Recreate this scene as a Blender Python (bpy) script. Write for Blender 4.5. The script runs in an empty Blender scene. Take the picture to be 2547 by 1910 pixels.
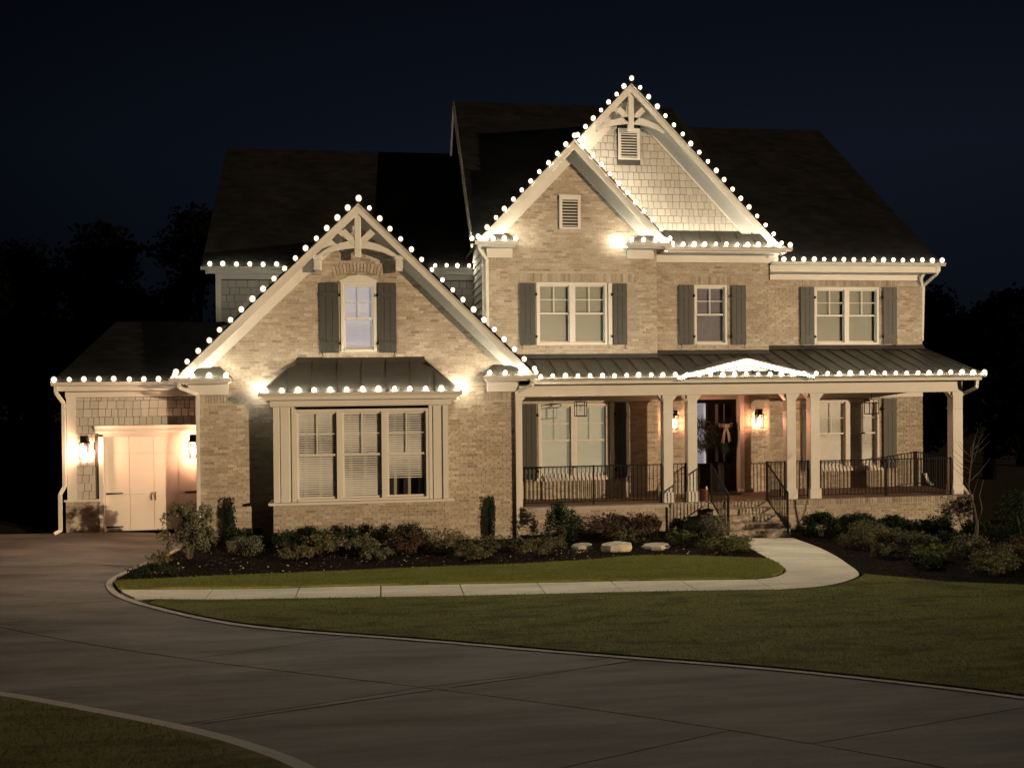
import bpy, math, random
import numpy as np
from mathutils import Vector, Matrix, geometry
random.seed(7); rng = np.random.default_rng(7)
SC = bpy.context.scene
COL = SC.collection
rad = math.radians

# ------------------------------------------------------------------ camera, sky, light, exposure
CAMZ = 3.75
def cam_basis(yaw, pitch, roll):
    cy, sy, cp, sp = math.cos(yaw), math.sin(yaw), math.cos(pitch), math.sin(pitch)
    F = Vector((sy*cp, cy*cp, sp)); Rt = Vector((cy, -sy, 0)); U = Rt.cross(F)
    c, s = math.cos(roll), math.sin(roll)
    return F, c*Rt + s*U, c*U - s*Rt
F, Rt, U = cam_basis(rad(7.82), rad(-0.6), rad(-0.50))
cam = bpy.data.cameras.new('camera'); cam.lens = 2300/2547*36; cam.sensor_width = 36
cam.clip_start = .1; cam.clip_end = 2000
co = bpy.data.objects.new('camera', cam); COL.objects.link(co)
co.matrix_world = Matrix(((Rt.x, U.x, -F.x, 0), (Rt.y, U.y, -F.y, 0), (Rt.z, U.z, -F.z, CAMZ), (0, 0, 0, 1)))
SC.camera = co

W = bpy.data.worlds.new('World'); SC.world = W; W.use_nodes = True
wn, wl = W.node_tree.nodes, W.node_tree.links
bg = wn['Background']
tc = wn.new('ShaderNodeTexCoord'); sp_ = wn.new('ShaderNodeSeparateXYZ'); rp = wn.new('ShaderNodeValToRGB')
wl.new(tc.outputs['Generated'], sp_.inputs[0]); wl.new(sp_.outputs['Z'], rp.inputs[0]); wl.new(rp.outputs[0], bg.inputs[0])
e = rp.color_ramp.elements                     # night sky: a little paler low down, darker overhead
e[0].position = 0.0; e[0].color = (0.0026, 0.0034, 0.0058, 1)
e[1].position = 0.6; e[1].color = (0.0014, 0.0018, 0.0034, 1)
m_ = e.new(0.22); m_.color = (0.0042, 0.0062, 0.0115, 1)
m_ = e.new(0.40); m_.color = (0.0022, 0.0029, 0.0056, 1)
dt = wn.new('ShaderNodeVectorMath'); dt.operation = 'DOT_PRODUCT'; dt.inputs[1].default_value = (.369, .913, .174)   # faint glow of a town, beyond the house to the right
wl.new(tc.outputs['Generated'], dt.inputs[0]); mr = wn.new('ShaderNodeMapRange'); mr.inputs['From Min'].default_value = .70; mr.inputs['From Max'].default_value = 1.0; mr.inputs['To Min'].default_value = .42; mr.inputs['To Max'].default_value = 1.12
wl.new(dt.outputs['Value'], mr.inputs[0]); wl.new(mr.outputs[0], bg.inputs[1])

SUN_AZ, SUN_EL = rad(43), rad(5.2)             # the low warm light of the street, from the right behind the camera
sun = bpy.data.lights.new('sun', 'SUN'); sun.energy = 3.3; sun.angle = rad(.6); sun.color = (1.0, .71, .43)
so = bpy.data.objects.new('sun', sun); COL.objects.link(so)
sd = Vector((-math.sin(SUN_AZ)*math.cos(SUN_EL), math.cos(SUN_AZ)*math.cos(SUN_EL), -math.sin(SUN_EL)))
so.rotation_euler = sd.to_track_quat('-Z', 'Y').to_euler()

vs = SC.view_settings; vs.view_transform = 'Standard'; vs.look = 'None'; vs.exposure = 0; vs.gamma = 1; vs.use_curve_mapping = False
BULB_E = 240.0; LANT_E = 950.0

# ------------------------------------------------------------------ helpers
WORLD = {}
def link(o): COL.objects.link(o); return o
def tag(o, label=None, cat=None, group=None, kind=None):
    if label: o['label'] = label
    if cat: o['category'] = cat
    if group: o['group'] = group
    if kind: o['kind'] = kind
    return o
def empty(name, loc, label=None, cat=None, group=None, kind=None, parent=None):
    o = link(bpy.data.objects.new(name, None)); o.empty_display_size = .2
    loc = Vector(loc); WORLD[o.name] = loc
    o.location = loc - (WORLD[parent.name] if parent else Vector((0, 0, 0)))
    if parent: o.parent = parent
    return tag(o, label, cat, group, kind)
def obj_from(name, me, parent=None, origin=None):
    o = link(bpy.data.objects.new(name, me))
    pw = WORLD[parent.name] if parent else Vector((0, 0, 0))
    ow = Vector(origin) if origin is not None else pw
    WORLD[o.name] = ow; o.location = ow - pw
    if parent: o.parent = parent
    return o

class MB:
    def __init__(s): s.v = []; s.f = []
    def add(s, vs, fs):
        b = len(s.v); s.v += [tuple(p) for p in vs]; s.f += [tuple(b+i for i in f) for f in fs]; return s
    def box(s, x0, x1, y0, y1, z0, z1):
        return s.add([(x0,y0,z0),(x1,y0,z0),(x1,y1,z0),(x0,y1,z0),(x0,y0,z1),(x1,y0,z1),(x1,y1,z1),(x0,y1,z1)],
                     [(0,3,2,1),(4,5,6,7),(0,1,5,4),(1,2,6,5),(2,3,7,6),(3,0,4,7)])
    def prism(s, poly, y0, y1):              # polygon in XZ pushed along Y
        n = len(poly)
        vs = [(x, y0, z) for x, z in poly] + [(x, y1, z) for x, z in poly]
        return s.add(vs, [tuple(range(n)), tuple(range(2*n-1, n-1, -1))] + [(i, n+i, n+(i+1) % n, (i+1) % n) for i in range(n)])
    def xprism(s, poly, x0, x1):             # polygon in YZ pushed along X
        n = len(poly)
        vs = [(x0, y, z) for y, z in poly] + [(x1, y, z) for y, z in poly]
        return s.add(vs, [tuple(range(n)), tuple(range(2*n-1, n-1, -1))] + [(i, n+i, n+(i+1) % n, (i+1) % n) for i in range(n)])
    def bar(s, a, b, w, h, up=(0, 0, 1)):
        a, b = Vector(a), Vector(b); d = (b-a).normalized(); up = Vector(up)
        r = d.cross(up)
        if r.length < 1e-4: r = d.cross(Vector((1, 0, 0)))
        r.normalize(); u = r.cross(d)
        q = [(-w/2, -h/2), (w/2, -h/2), (w/2, h/2), (-w/2, h/2)]
        vs = [a + r*i + u*j for i, j in q] + [b + r*i + u*j for i, j in q]
        return s.add(vs, [(3,2,1,0),(4,5,6,7),(0,1,5,4),(1,2,6,5),(2,3,7,6),(3,0,4,7)])
    def tube(s, pts, r, n=6, r1=None):
        pts = [Vector(p) for p in pts]; rings = []
        for i, p in enumerate(pts):
            d = (pts[min(i+1, len(pts)-1)] - pts[max(i-1, 0)]).normalized()
            a = d.cross(Vector((0.31, .2, .93)));
            if a.length < 1e-3: a = d.cross(Vector((1, 0, 0)))
            a.normalize(); b = d.cross(a)
            rr = r if r1 is None else r + (r1-r)*i/(len(pts)-1)
            rings.append([p + (a*math.cos(2*math.pi*k/n) + b*math.sin(2*math.pi*k/n))*rr for k in range(n)])
        vs = [q for R in rings for q in R]; fs = []
        for i in range(len(pts)-1):
            for k in range(n): fs.append((i*n+k, i*n+(k+1) % n, (i+1)*n+(k+1) % n, (i+1)*n+k))
        fs += [tuple(range(n-1, -1, -1)), tuple((len(pts)-1)*n+k for k in range(n))]
        return s.add(vs, fs)
    def ball(s, c, r, nu=10, nv=6, sz=1.0):
        vs = [(c[0], c[1], c[2]-r*sz)]
        for j in range(1, nv):
            t = math.pi*j/nv
            for i in range(nu):
                a = 2*math.pi*i/nu; vs.append((c[0]+r*math.sin(t)*math.cos(a), c[1]+r*math.sin(t)*math.sin(a), c[2]-r*math.cos(t)*sz))
        vs.append((c[0], c[1], c[2]+r*sz)); fs = [(0, 1+(i+1) % nu, 1+i) for i in range(nu)]
        for j in range(nv-2):
            for i in range(nu): fs.append((1+j*nu+i, 1+j*nu+(i+1) % nu, 1+(j+1)*nu+(i+1) % nu, 1+(j+1)*nu+i))
        L = len(vs)-1; fs += [(L, L-nu+i, L-nu+(i+1) % nu) for i in range(nu)]
        return s.add(vs, fs)
    def mesh(s, name, mat, off, smooth=False):
        me = bpy.data.meshes.new(name)
        me.from_pydata([(x-off[0], y-off[1], z-off[2]) for x, y, z in s.v], [], s.f)
        if mat: me.materials.append(mat)
        if smooth: me.polygons.foreach_set('use_smooth', [True]*len(me.polygons))
        me.validate(); return me
    def build(s, name, mat, parent=None, smooth=False, bevel=0, origin=None):
        off = Vector(origin) if origin is not None else (WORLD[parent.name] if parent else Vector((0, 0, 0)))
        o = obj_from(name, s.mesh(name, mat, off, smooth), parent, off)
        if bevel:
            m = o.modifiers.new('bevel', 'BEVEL'); m.width = bevel; m.segments = 1; m.limit_method = 'ANGLE'
        return o

# ------------------------------------------------------------------ materials
def nodes(name):
    m = bpy.data.materials.new(name); m.use_nodes = True
    nt = m.node_tree; return m, nt.nodes, nt.links, nt.nodes['Principled BSDF']
def mat(name, col, rough=.6, metal=0, var=.12, scale=6, bump=0, bscale=60, island=0, spec=.5, detail=4, stretch=None):
    """base colour with a little noise, wear and optional piece to piece variation"""
    m, N, L, P = nodes(name)
    P.inputs['Roughness'].default_value = rough; P.inputs['Metallic'].default_value = metal
    P.inputs['Specular IOR Level'].default_value = spec
    t = N.new('ShaderNodeTexCoord'); n = N.new('ShaderNodeTexNoise'); n.inputs['Scale'].default_value = scale; n.inputs['Detail'].default_value = detail
    src = t.outputs['Object']
    if stretch:
        mp = N.new('ShaderNodeMapping'); mp.inputs['Scale'].default_value = stretch; L.new(src, mp.inputs[0]); src = mp.outputs[0]
    L.new(src, n.inputs['Vector'])
    r = N.new('ShaderNodeMapRange'); r.inputs['From Min'].default_value = .25; r.inputs['From Max'].default_value = .75
    r.inputs['To Min'].default_value = 1-var; r.inputs['To Max'].default_value = 1+var; L.new(n.outputs[0], r.inputs[0])
    val = r.outputs[0]
    if island:
        g = N.new('ShaderNodeNewGeometry'); oi = N.new('ShaderNodeObjectInfo')
        a = N.new('ShaderNodeMath'); L.new(g.outputs['Random Per Island'], a.inputs[0]); L.new(oi.outputs['Random'], a.inputs[1])
        fr = N.new('ShaderNodeMath'); fr.operation = 'FRACT'; L.new(a.outputs[0], fr.inputs[0])
        r2 = N.new('ShaderNodeMapRange'); r2.inputs['To Min'].default_value = 1-island; r2.inputs['To Max'].default_value = 1+island
        L.new(fr.outputs[0], r2.inputs[0])
        mu = N.new('ShaderNodeMath'); mu.operation = 'MULTIPLY'; L.new(val, mu.inputs[0]); L.new(r2.outputs[0], mu.inputs[1]); val = mu.outputs[0]
    vm = N.new('ShaderNodeVectorMath'); vm.operation = 'SCALE'; vm.inputs[0].default_value = col; L.new(val, vm.inputs['Scale'])
    L.new(vm.outputs[0], P.inputs['Base Color'])
    if bump:
        n2 = N.new('ShaderNodeTexNoise'); n2.inputs['Scale'].default_value = bscale; n2.inputs['Detail'].default_value = 5; L.new(src, n2.inputs['Vector'])
        b = N.new('ShaderNodeBump'); b.inputs['Strength'].default_value = bump; b.inputs['Distance'].default_value = .02
        L.new(n2.outputs[0], b.inputs['Height']); L.new(b.outputs[0], P.inputs['Normal'])
    return m
def emit(name, col, strength):
    m, N, L, P = nodes(name); P.inputs['Base Color'].default_value = (.8, .8, .8, 1)
    P.inputs['Emission Color'].default_value = (*col, 1); P.inputs['Emission Strength'].default_value = strength
    return m
def brickmat(name):
    m, N, L, P = nodes(name); P.inputs['Roughness'].default_value = .85
    g = N.new('ShaderNodeNewGeometry'); oi = N.new('ShaderNodeObjectInfo')
    a = N.new('ShaderNodeMath'); L.new(g.outputs['Random Per Island'], a.inputs[0]); L.new(oi.outputs['Random'], a.inputs[1])
    fr = N.new('ShaderNodeMath'); fr.operation = 'FRACT'; L.new(a.outputs[0], fr.inputs[0])
    r = N.new('ShaderNodeValToRGB'); r.color_ramp.interpolation = 'LINEAR'; E_ = r.color_ramp.elements
    E_[0].position = 0; E_[0].color = (0.2265, 0.185, 0.1408, 1); E_[1].position = 1; E_[1].color = (0.4373, 0.3887, 0.318, 1)
    for p, c in ((.06, (0.2876, 0.2407, 0.1841, 1)), (.35, (0.3285, 0.2799, 0.2163, 1)), (.6, (0.3548, 0.3088, 0.2443, 1)), (.88, (0.3909, 0.344, 0.276, 1))):
        q = E_.new(p); q.color = c
    L.new(fr.outputs[0], r.inputs[0])
    t = N.new('ShaderNodeTexCoord'); n = N.new('ShaderNodeTexNoise'); n.inputs['Scale'].default_value = 22; n.inputs['Detail'].default_value = 6; n.inputs['Roughness'].default_value = .7
    L.new(t.outputs['Object'], n.inputs['Vector'])
    n3 = N.new('ShaderNodeTexNoise'); n3.inputs['Scale'].default_value = .9; n3.inputs['Detail'].default_value = 3; L.new(t.outputs['Object'], n3.inputs['Vector'])
    rr = N.new('ShaderNodeMapRange'); rr.inputs['From Min'].default_value = .3; rr.inputs['From Max'].default_value = .7; rr.inputs['To Min'].default_value = .72; rr.inputs['To Max'].default_value = 1.22; L.new(n.outputs[0], rr.inputs[0])
    r3 = N.new('ShaderNodeMapRange'); r3.inputs['From Min'].default_value = .3; r3.inputs['From Max'].default_value = .7; r3.inputs['To Min'].default_value = .88; r3.inputs['To Max'].default_value = 1.1; L.new(n3.outputs[0], r3.inputs[0])
    mu = N.new('ShaderNodeMath'); mu.operation = 'MULTIPLY'; L.new(rr.outputs[0], mu.inputs[0]); L.new(r3.outputs[0], mu.inputs[1])
    vm = N.new('ShaderNodeVectorMath'); vm.operation = 'SCALE'; L.new(r.outputs[0], vm.inputs[0]); L.new(mu.outputs[0], vm.inputs['Scale'])
    L.new(vm.outputs[0], P.inputs['Base Color'])
    b = N.new('ShaderNodeBump'); b.inputs['Strength'].default_value = .5; b.inputs['Distance'].default_value = .008
    L.new(n.outputs[0], b.inputs['Height']); L.new(b.outputs[0], P.inputs['Normal'])
    return m
def glassmat(name):
    m, N, L, P = nodes(name); N.remove(P)
    out = N['Material Output']; tr = N.new('ShaderNodeBsdfTransparent'); gl = N.new('ShaderNodeBsdfGlossy'); gl.inputs['Roughness'].default_value = .03
    tr.inputs[0].default_value = (.86, .88, .88, 1)
    lw = N.new('ShaderNodeLayerWeight'); lw.inputs['Blend'].default_value = .5; pw = N.new('ShaderNodeMath'); pw.operation = 'POWER'; pw.inputs[1].default_value = 4; L.new(lw.outputs['Facing'], pw.inputs[0])
    fr = N.new('ShaderNodeMath'); fr.operation = 'MULTIPLY_ADD'; fr.inputs[1].default_value = .85; fr.inputs[2].default_value = .05; L.new(pw.outputs[0], fr.inputs[0]); mx = N.new('ShaderNodeMixShader')
    L.new(fr.outputs[0], mx.inputs[0]); L.new(tr.outputs[0], mx.inputs[1]); L.new(gl.outputs[0], mx.inputs[2]); L.new(mx.outputs[0], out.inputs[0])
    return m
def roofmat(name):
    m, N, L, P = nodes(name); P.inputs['Roughness'].default_value = .95; P.inputs['Specular IOR Level'].default_value = .04
    t = N.new('ShaderNodeTexCoord'); sx = N.new('ShaderNodeSeparateXYZ'); L.new(t.outputs['Object'], sx.inputs[0])
    ad = N.new('ShaderNodeMath'); L.new(sx.outputs['X'], ad.inputs[0]); L.new(sx.outputs['Y'], ad.inputs[1])
    cb = N.new('ShaderNodeCombineXYZ'); L.new(ad.outputs[0], cb.inputs['X']); L.new(sx.outputs['Z'], cb.inputs['Y'])
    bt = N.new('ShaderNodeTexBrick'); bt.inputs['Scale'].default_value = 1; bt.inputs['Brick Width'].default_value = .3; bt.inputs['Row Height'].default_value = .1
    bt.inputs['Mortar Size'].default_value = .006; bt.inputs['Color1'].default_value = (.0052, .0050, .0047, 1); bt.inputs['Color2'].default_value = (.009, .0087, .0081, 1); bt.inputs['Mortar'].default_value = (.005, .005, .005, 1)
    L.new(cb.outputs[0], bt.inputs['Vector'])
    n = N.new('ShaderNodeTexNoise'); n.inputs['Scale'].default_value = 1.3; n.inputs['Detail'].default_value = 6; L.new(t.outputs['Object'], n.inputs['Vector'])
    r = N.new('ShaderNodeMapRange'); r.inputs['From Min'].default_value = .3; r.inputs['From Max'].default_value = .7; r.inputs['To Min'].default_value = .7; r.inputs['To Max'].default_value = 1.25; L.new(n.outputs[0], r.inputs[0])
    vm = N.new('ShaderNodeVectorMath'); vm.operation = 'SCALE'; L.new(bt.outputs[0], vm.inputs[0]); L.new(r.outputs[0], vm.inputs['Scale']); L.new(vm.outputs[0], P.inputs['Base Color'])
    return m
def grassmat(name, c1, c2, c3):
    m, N, L, P = nodes(name); P.inputs['Roughness'].default_value = .9; P.inputs['Specular IOR Level'].default_value = .15
    t = N.new('ShaderNodeTexCoord'); mp = N.new('ShaderNodeMapping'); mp.inputs['Scale'].default_value = (.55, 1.5, 1); L.new(t.outputs['Object'], mp.inputs[0])
    n = N.new('ShaderNodeTexNoise'); n.inputs['Scale'].default_value = 1.6; n.inputs['Detail'].default_value = 8; n.inputs['Roughness'].default_value = .68; L.new(mp.outputs[0], n.inputs['Vector'])
    r = N.new('ShaderNodeValToRGB'); E_ = r.color_ramp.elements; E_[0].position = .40; E_[0].color = (*[q*.62 for q in c1], 1); E_[1].position = .63; E_[1].color = (*c3, 1); q = E_.new(.5); q.color = (*c2, 1)
    L.new(n.outputs[0], r.inputs[0])
    n2 = N.new('ShaderNodeTexNoise'); n2.inputs['Scale'].default_value = 60; n2.inputs['Detail'].default_value = 4; L.new(t.outputs['Object'], n2.inputs['Vector'])
    r2 = N.new('ShaderNodeMapRange'); r2.inputs['From Min'].default_value = .3; r2.inputs['From Max'].default_value = .7; r2.inputs['To Min'].default_value = .6; r2.inputs['To Max'].default_value = 1.35; L.new(n2.outputs[0], r2.inputs[0])
    vm = N.new('ShaderNodeVectorMath'); vm.operation = 'SCALE'; L.new(r.outputs[0], vm.inputs[0]); L.new(r2.outputs[0], vm.inputs['Scale']); L.new(vm.outputs[0], P.inputs['Base Color'])
    b = N.new('ShaderNodeBump'); b.inputs['Strength'].default_value = .8; b.inputs['Distance'].default_value = .03; L.new(n2.outputs[0], b.inputs['Height']); L.new(b.outputs[0], P.inputs['Normal'])
    return m
def concmat(name, col, var=.2):
    m, N, L, P = nodes(name); P.inputs['Roughness'].default_value = .88; P.inputs['Specular IOR Level'].default_value = .3
    t = N.new('ShaderNodeTexCoord'); mp = N.new('ShaderNodeMapping'); mp.inputs['Scale'].default_value = (.35, 1.6, 1); mp.inputs['Rotation'].default_value = (0, 0, rad(-25)); L.new(t.outputs['Object'], mp.inputs[0])
    n = N.new('ShaderNodeTexNoise'); n.inputs['Scale'].default_value = 1.1; n.inputs['Detail'].default_value = 9; n.inputs['Roughness'].default_value = .66; L.new(mp.outputs[0], n.inputs['Vector'])
    n2 = N.new('ShaderNodeTexNoise'); n2.inputs['Scale'].default_value = 28; n2.inputs['Detail'].default_value = 9; n2.inputs['Roughness'].default_value = .75; L.new(t.outputs['Object'], n2.inputs['Vector'])
    r = N.new('ShaderNodeMapRange'); r.inputs['From Min'].default_value = .32; r.inputs['From Max'].default_value = .68; r.inputs['To Min'].default_value = 1-var; r.inputs['To Max'].default_value = 1+var; L.new(n.outputs[0], r.inputs[0])
    r2 = N.new('ShaderNodeMapRange'); r2.inputs['From Min'].default_value = .3; r2.inputs['From Max'].default_value = .7; r2.inputs['To Min'].default_value = .80; r2.inputs['To Max'].default_value = 1.18; L.new(n2.outputs[0], r2.inputs[0])
    mu = N.new('ShaderNodeMath'); mu.operation = 'MULTIPLY'; L.new(r.outputs[0], mu.inputs[0]); L.new(r2.outputs[0], mu.inputs[1])
    vm = N.new('ShaderNodeVectorMath'); vm.operation = 'SCALE'; vm.inputs[0].default_value = col; L.new(mu.outputs[0], vm.inputs['Scale']); L.new(vm.outputs[0], P.inputs['Base Color'])
    b = N.new('ShaderNodeBump'); b.inputs['Strength'].default_value = .35; b.inputs['Distance'].default_value = .01; L.new(n2.outputs[0], b.inputs['Height']); L.new(b.outputs[0], P.inputs['Normal'])
    return m
BRICK = brickmat('brick'); MORTAR = mat('mortar', (.38, .34, .275), .95, bump=.3)
TRIM = mat('cream_painted_trim', (.56, .545, .50), .5, var=.05, scale=2.5)
SHAKE = mat('grey_painted_shake', (.41, .39, .345), .75, var=.04, scale=3, island=.09)
SIDE = mat('grey_lap_siding', (.36, .36, .32), .7, var=.07)
SHUT = mat('dark_grey_shutter_paint', (.040, .041, .037), .6, var=.12, scale=8)
BLACK = mat('black_iron', (.006, .0055, .005), .7, var=.1, spec=.15)
METAL = mat('dark_bronze_metal_roof', (.060, .055, .047), .5, metal=.35, var=.2, scale=1.6)
ROOF = roofmat('dark_asphalt_shingle')
DOORM = mat('garage_door_paint', (.64, .60, .54), .5, var=.03, scale=1.5)
GLASS = glassmat('window_glass')
BLIND = mat('pale_blind', (.80, .78, .75), .6, var=.05)
SHADE = mat('roller_shade', (.34, .325, .265), .8, var=.06, scale=1.5)
FELT = mat('shade_line_building_paper', (.06, .056, .05), .95)  # building paper, darkened to draw the shade line under each row of shakes
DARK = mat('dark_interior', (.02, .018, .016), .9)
LIT = mat('lit_blind', (.45, .44, .46), .6, var=.06)
LIT.node_tree.nodes['Principled BSDF'].inputs['Emission Color'].default_value = (.80, .76, .90, 1); LIT.node_tree.nodes['Principled BSDF'].inputs['Emission Strength'].default_value = .30
LIT2 = mat('faintly_lit_blind', (.42, .40, .34), .6, var=.06)
LIT2.node_tree.nodes['Principled BSDF'].inputs['Emission Color'].default_value = (.80, .74, .50, 1); LIT2.node_tree.nodes['Principled BSDF'].inputs['Emission Strength'].default_value = .20
FDOOR = mat('dark_brown_door', (.012, .008, .007), .6, var=.2, spec=.15)
CONC = concmat('walk_concrete', (.62, .59, .49), .24)
DRIVE = concmat('driveway_concrete', (.162, .155, .144), .50)
TOOL = concmat('tooled_concrete', (.24, .225, .205), .2)
EDGE = concmat('edging_concrete', (.46, .43, .38), .1)
STONE = mat('ledge_stone', (.36, .33, .28), .8, var=.15, bump=.3)
ROCK = mat('pale_rock', (.44, .40, .31), .9, var=.3, scale=5, bump=.6, bscale=12)
MULCH = mat('dark_mulch', (.012, .009, .0075), .95, spec=.03, var=.5, scale=22, bump=1, bscale=40, detail=8)
CHIP = mat('bark_chip', (.030, .024, .019), .9, spec=.05, var=.5, island=.7)
GRASS = grassmat('island_lawn', (.135, .155, .036), (.18, .19, .05), (.22, .21, .07))
GRASS2 = grassmat('front_lawn', (.115, .125, .028), (.150, .150, .038), (.175, .160, .050))
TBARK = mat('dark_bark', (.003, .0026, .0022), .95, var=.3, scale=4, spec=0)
BARK = mat('bark', (.09, .07, .05), .95, var=.3, scale=20, bump=.5)
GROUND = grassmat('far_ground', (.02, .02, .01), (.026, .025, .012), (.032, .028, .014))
POT = mat('terracotta_glaze', (.07, .022, .015), .3)
WHITE = mat('white_ceramic', (.6, .58, .54), .5)
RIB = mat('pale_ribbon', (.20, .13, .09), .6)
def leafm(n, c, isl=.45): 
    m = mat(n, c, .7, var=.2, scale=9, island=isl, spec=.12); return m
L_DARK = leafm('dark_boxwood_leaf', (.016, .030, .012)); L_GREEN = leafm('mid_green_leaf', (.10, .12, .040))
L_OLIVE = leafm('olive_leaf', (.105, .102, .050)); L_RED = leafm('dull_red_leaf', (.075, .048, .034)); L_GREY = leafm('grey_green_leaf', (.105, .11, .068))
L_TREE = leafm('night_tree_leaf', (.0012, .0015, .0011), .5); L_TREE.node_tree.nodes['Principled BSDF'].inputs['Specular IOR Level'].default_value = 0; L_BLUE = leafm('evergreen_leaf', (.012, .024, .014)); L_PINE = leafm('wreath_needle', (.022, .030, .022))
BULB = emit('warm_white_bulb', (1.0, .89, .68), BULB_E)
HALO, N_, L_, P_ = nodes('bulb_halo_glow'); N_.remove(P_)  # bloom around each bulb, put into a clear shell fading to its rim
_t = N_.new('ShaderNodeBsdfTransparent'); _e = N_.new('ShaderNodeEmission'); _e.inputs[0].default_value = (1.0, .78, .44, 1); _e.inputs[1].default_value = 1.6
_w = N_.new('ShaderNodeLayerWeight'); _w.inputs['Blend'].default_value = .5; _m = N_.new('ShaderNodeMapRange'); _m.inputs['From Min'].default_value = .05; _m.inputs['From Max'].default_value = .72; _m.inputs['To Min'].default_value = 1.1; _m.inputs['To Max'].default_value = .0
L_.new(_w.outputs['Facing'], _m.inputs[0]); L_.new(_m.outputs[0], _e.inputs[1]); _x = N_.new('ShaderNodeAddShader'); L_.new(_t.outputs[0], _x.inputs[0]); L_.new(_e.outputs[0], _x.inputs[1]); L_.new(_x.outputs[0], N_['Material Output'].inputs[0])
LAMP = emit('lantern_bulb', (1.0, .47, .27), LANT_E*.72); LAMP2 = emit('porch_lantern_bulb', (1.0, .40, .21), LANT_E*.42)

# ------------------------------------------------------------------ terrain
XH = [-40, -7, -5.2, -3.6, 3, 9, 15, 40]; ZH = [.3, .18, .15, -.06, -.2, -.19, -.5, -.9]
def gz(X, Y):
    zh = 0
    for o in (-1.5, -.75, 0, .75, 1.5): zh = zh + np.interp(np.asarray(X)+o, XH, ZH)/5
    r = 2.15*(np.maximum(0, 14.5-np.maximum(Y, -1))/14.5)**1.6
    t = np.clip((np.asarray(Y)-13)/8, 0, 1)
    return zh*(.25+.75*t) + r
def gzf(x, y): return float(gz(x, y))
def inpoly(px, py, poly):
    ins = np.zeros(len(px), bool); n = len(poly)
    for i in range(n):
        x1, y1 = poly[i]; x2, y2 = poly[(i+1) % n]
        if y1 == y2: continue
        c = ((y1 > py) != (y2 > py)) & (px < (x2-x1)*(py-y1)/(y2-y1)+x1); ins ^= c
    return ins
def region(name, poly, zoff, m, step=.5, parent=None, skirt=.08, rough=0):
    P2 = []
    for i in range(len(poly)):
        a, b = Vector(poly[i]), Vector(poly[(i+1) % len(poly)]); k = max(1, int((b-a).length/step))
        P2 += [a + (b-a)*(j/k) for j in range(k)]
    xs = [p.x for p in P2]; ys = [p.y for p in P2]
    gx, gy = np.meshgrid(np.arange(min(xs), max(xs), step), np.arange(min(ys), max(ys), step)); gx = gx.ravel(); gy = gy.ravel()
    k = inpoly(gx, gy, [(p.x, p.y) for p in P2]); inner = [Vector((float(a), float(b))) for a, b in zip(gx[k], gy[k])]
    n = len(P2); vs2 = P2 + inner
    res = geometry.delaunay_2d_cdt(vs2, [(i, (i+1) % n) for i in range(n)], [], 1, 1e-5)
    V2, _, T = res[0], res[1], res[2]
    zr = rng.normal(0, 1, len(V2))*rough
    vs = [(v.x, v.y, gzf(v.x, v.y)+zoff+float(z)) for v, z in zip(V2, zr)]
    mb = MB(); mb.add(vs, [tuple(t) if ((V2[t[1]]-V2[t[0]]).cross(V2[t[2]]-V2[t[0]]) if False else ((V2[t[1]].x-V2[t[0]].x)*(V2[t[2]].y-V2[t[0]].y)-(V2[t[1]].y-V2[t[0]].y)*(V2[t[2]].x-V2[t[0]].x))) > 0 else tuple(reversed(t)) for t in T])
    if skirt:
        sv = [(p.x, p.y, gzf(p.x, p.y)+zoff) for p in P2] + [(p.x, p.y, gzf(p.x, p.y)+zoff-skirt) for p in P2]
        mb.add(sv, [(i, (i+1) % n, n+(i+1) % n, n+i) for i in range(n)])
    o = mb.build(name, m, parent)
    if not parent: o['kind'] = 'structure'
    return o
def offset(curve, d):
    out = []
    for i, p in enumerate(curve):
        a, b = Vector(curve[max(i-1, 0)]), Vector(curve[min(i+1, len(curve)-1)]); t = (b-a).normalized()
        out.append((p[0]-t.y*d, p[1]+t.x*d))
    return out
def smooth(c, k=2):
    for _ in range(k):
        o = [c[0]]
        for a, b in zip(c, c[1:]): o += [(a[0]*.75+b[0]*.25, a[1]*.75+b[1]*.25), (a[0]*.25+b[0]*.75, a[1]*.25+b[1]*.75)]
        c = o + [c[-1]]
    return c

# wide ground sheet
mb = MB(); xs = list(np.concatenate([np.arange(-220, -20, 20), np.arange(-20, 30, 1.0), np.arange(30, 260, 20)])); ys = list(np.concatenate([np.arange(-30, 0, 5), np.arange(0, 40, 1.0), np.arange(40, 400, 20)]))
vs = [(float(x), float(y), gzf(x, y)-.07) for y in ys for x in xs]; nx = len(xs)
mb.add(vs, [(j*nx+i, j*nx+i+1, (j+1)*nx+i+1, (j+1)*nx+i) for j in range(len(ys)-1) for i in range(nx-1)])
mb.build('ground', GROUND)['kind'] = 'structure'

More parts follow.
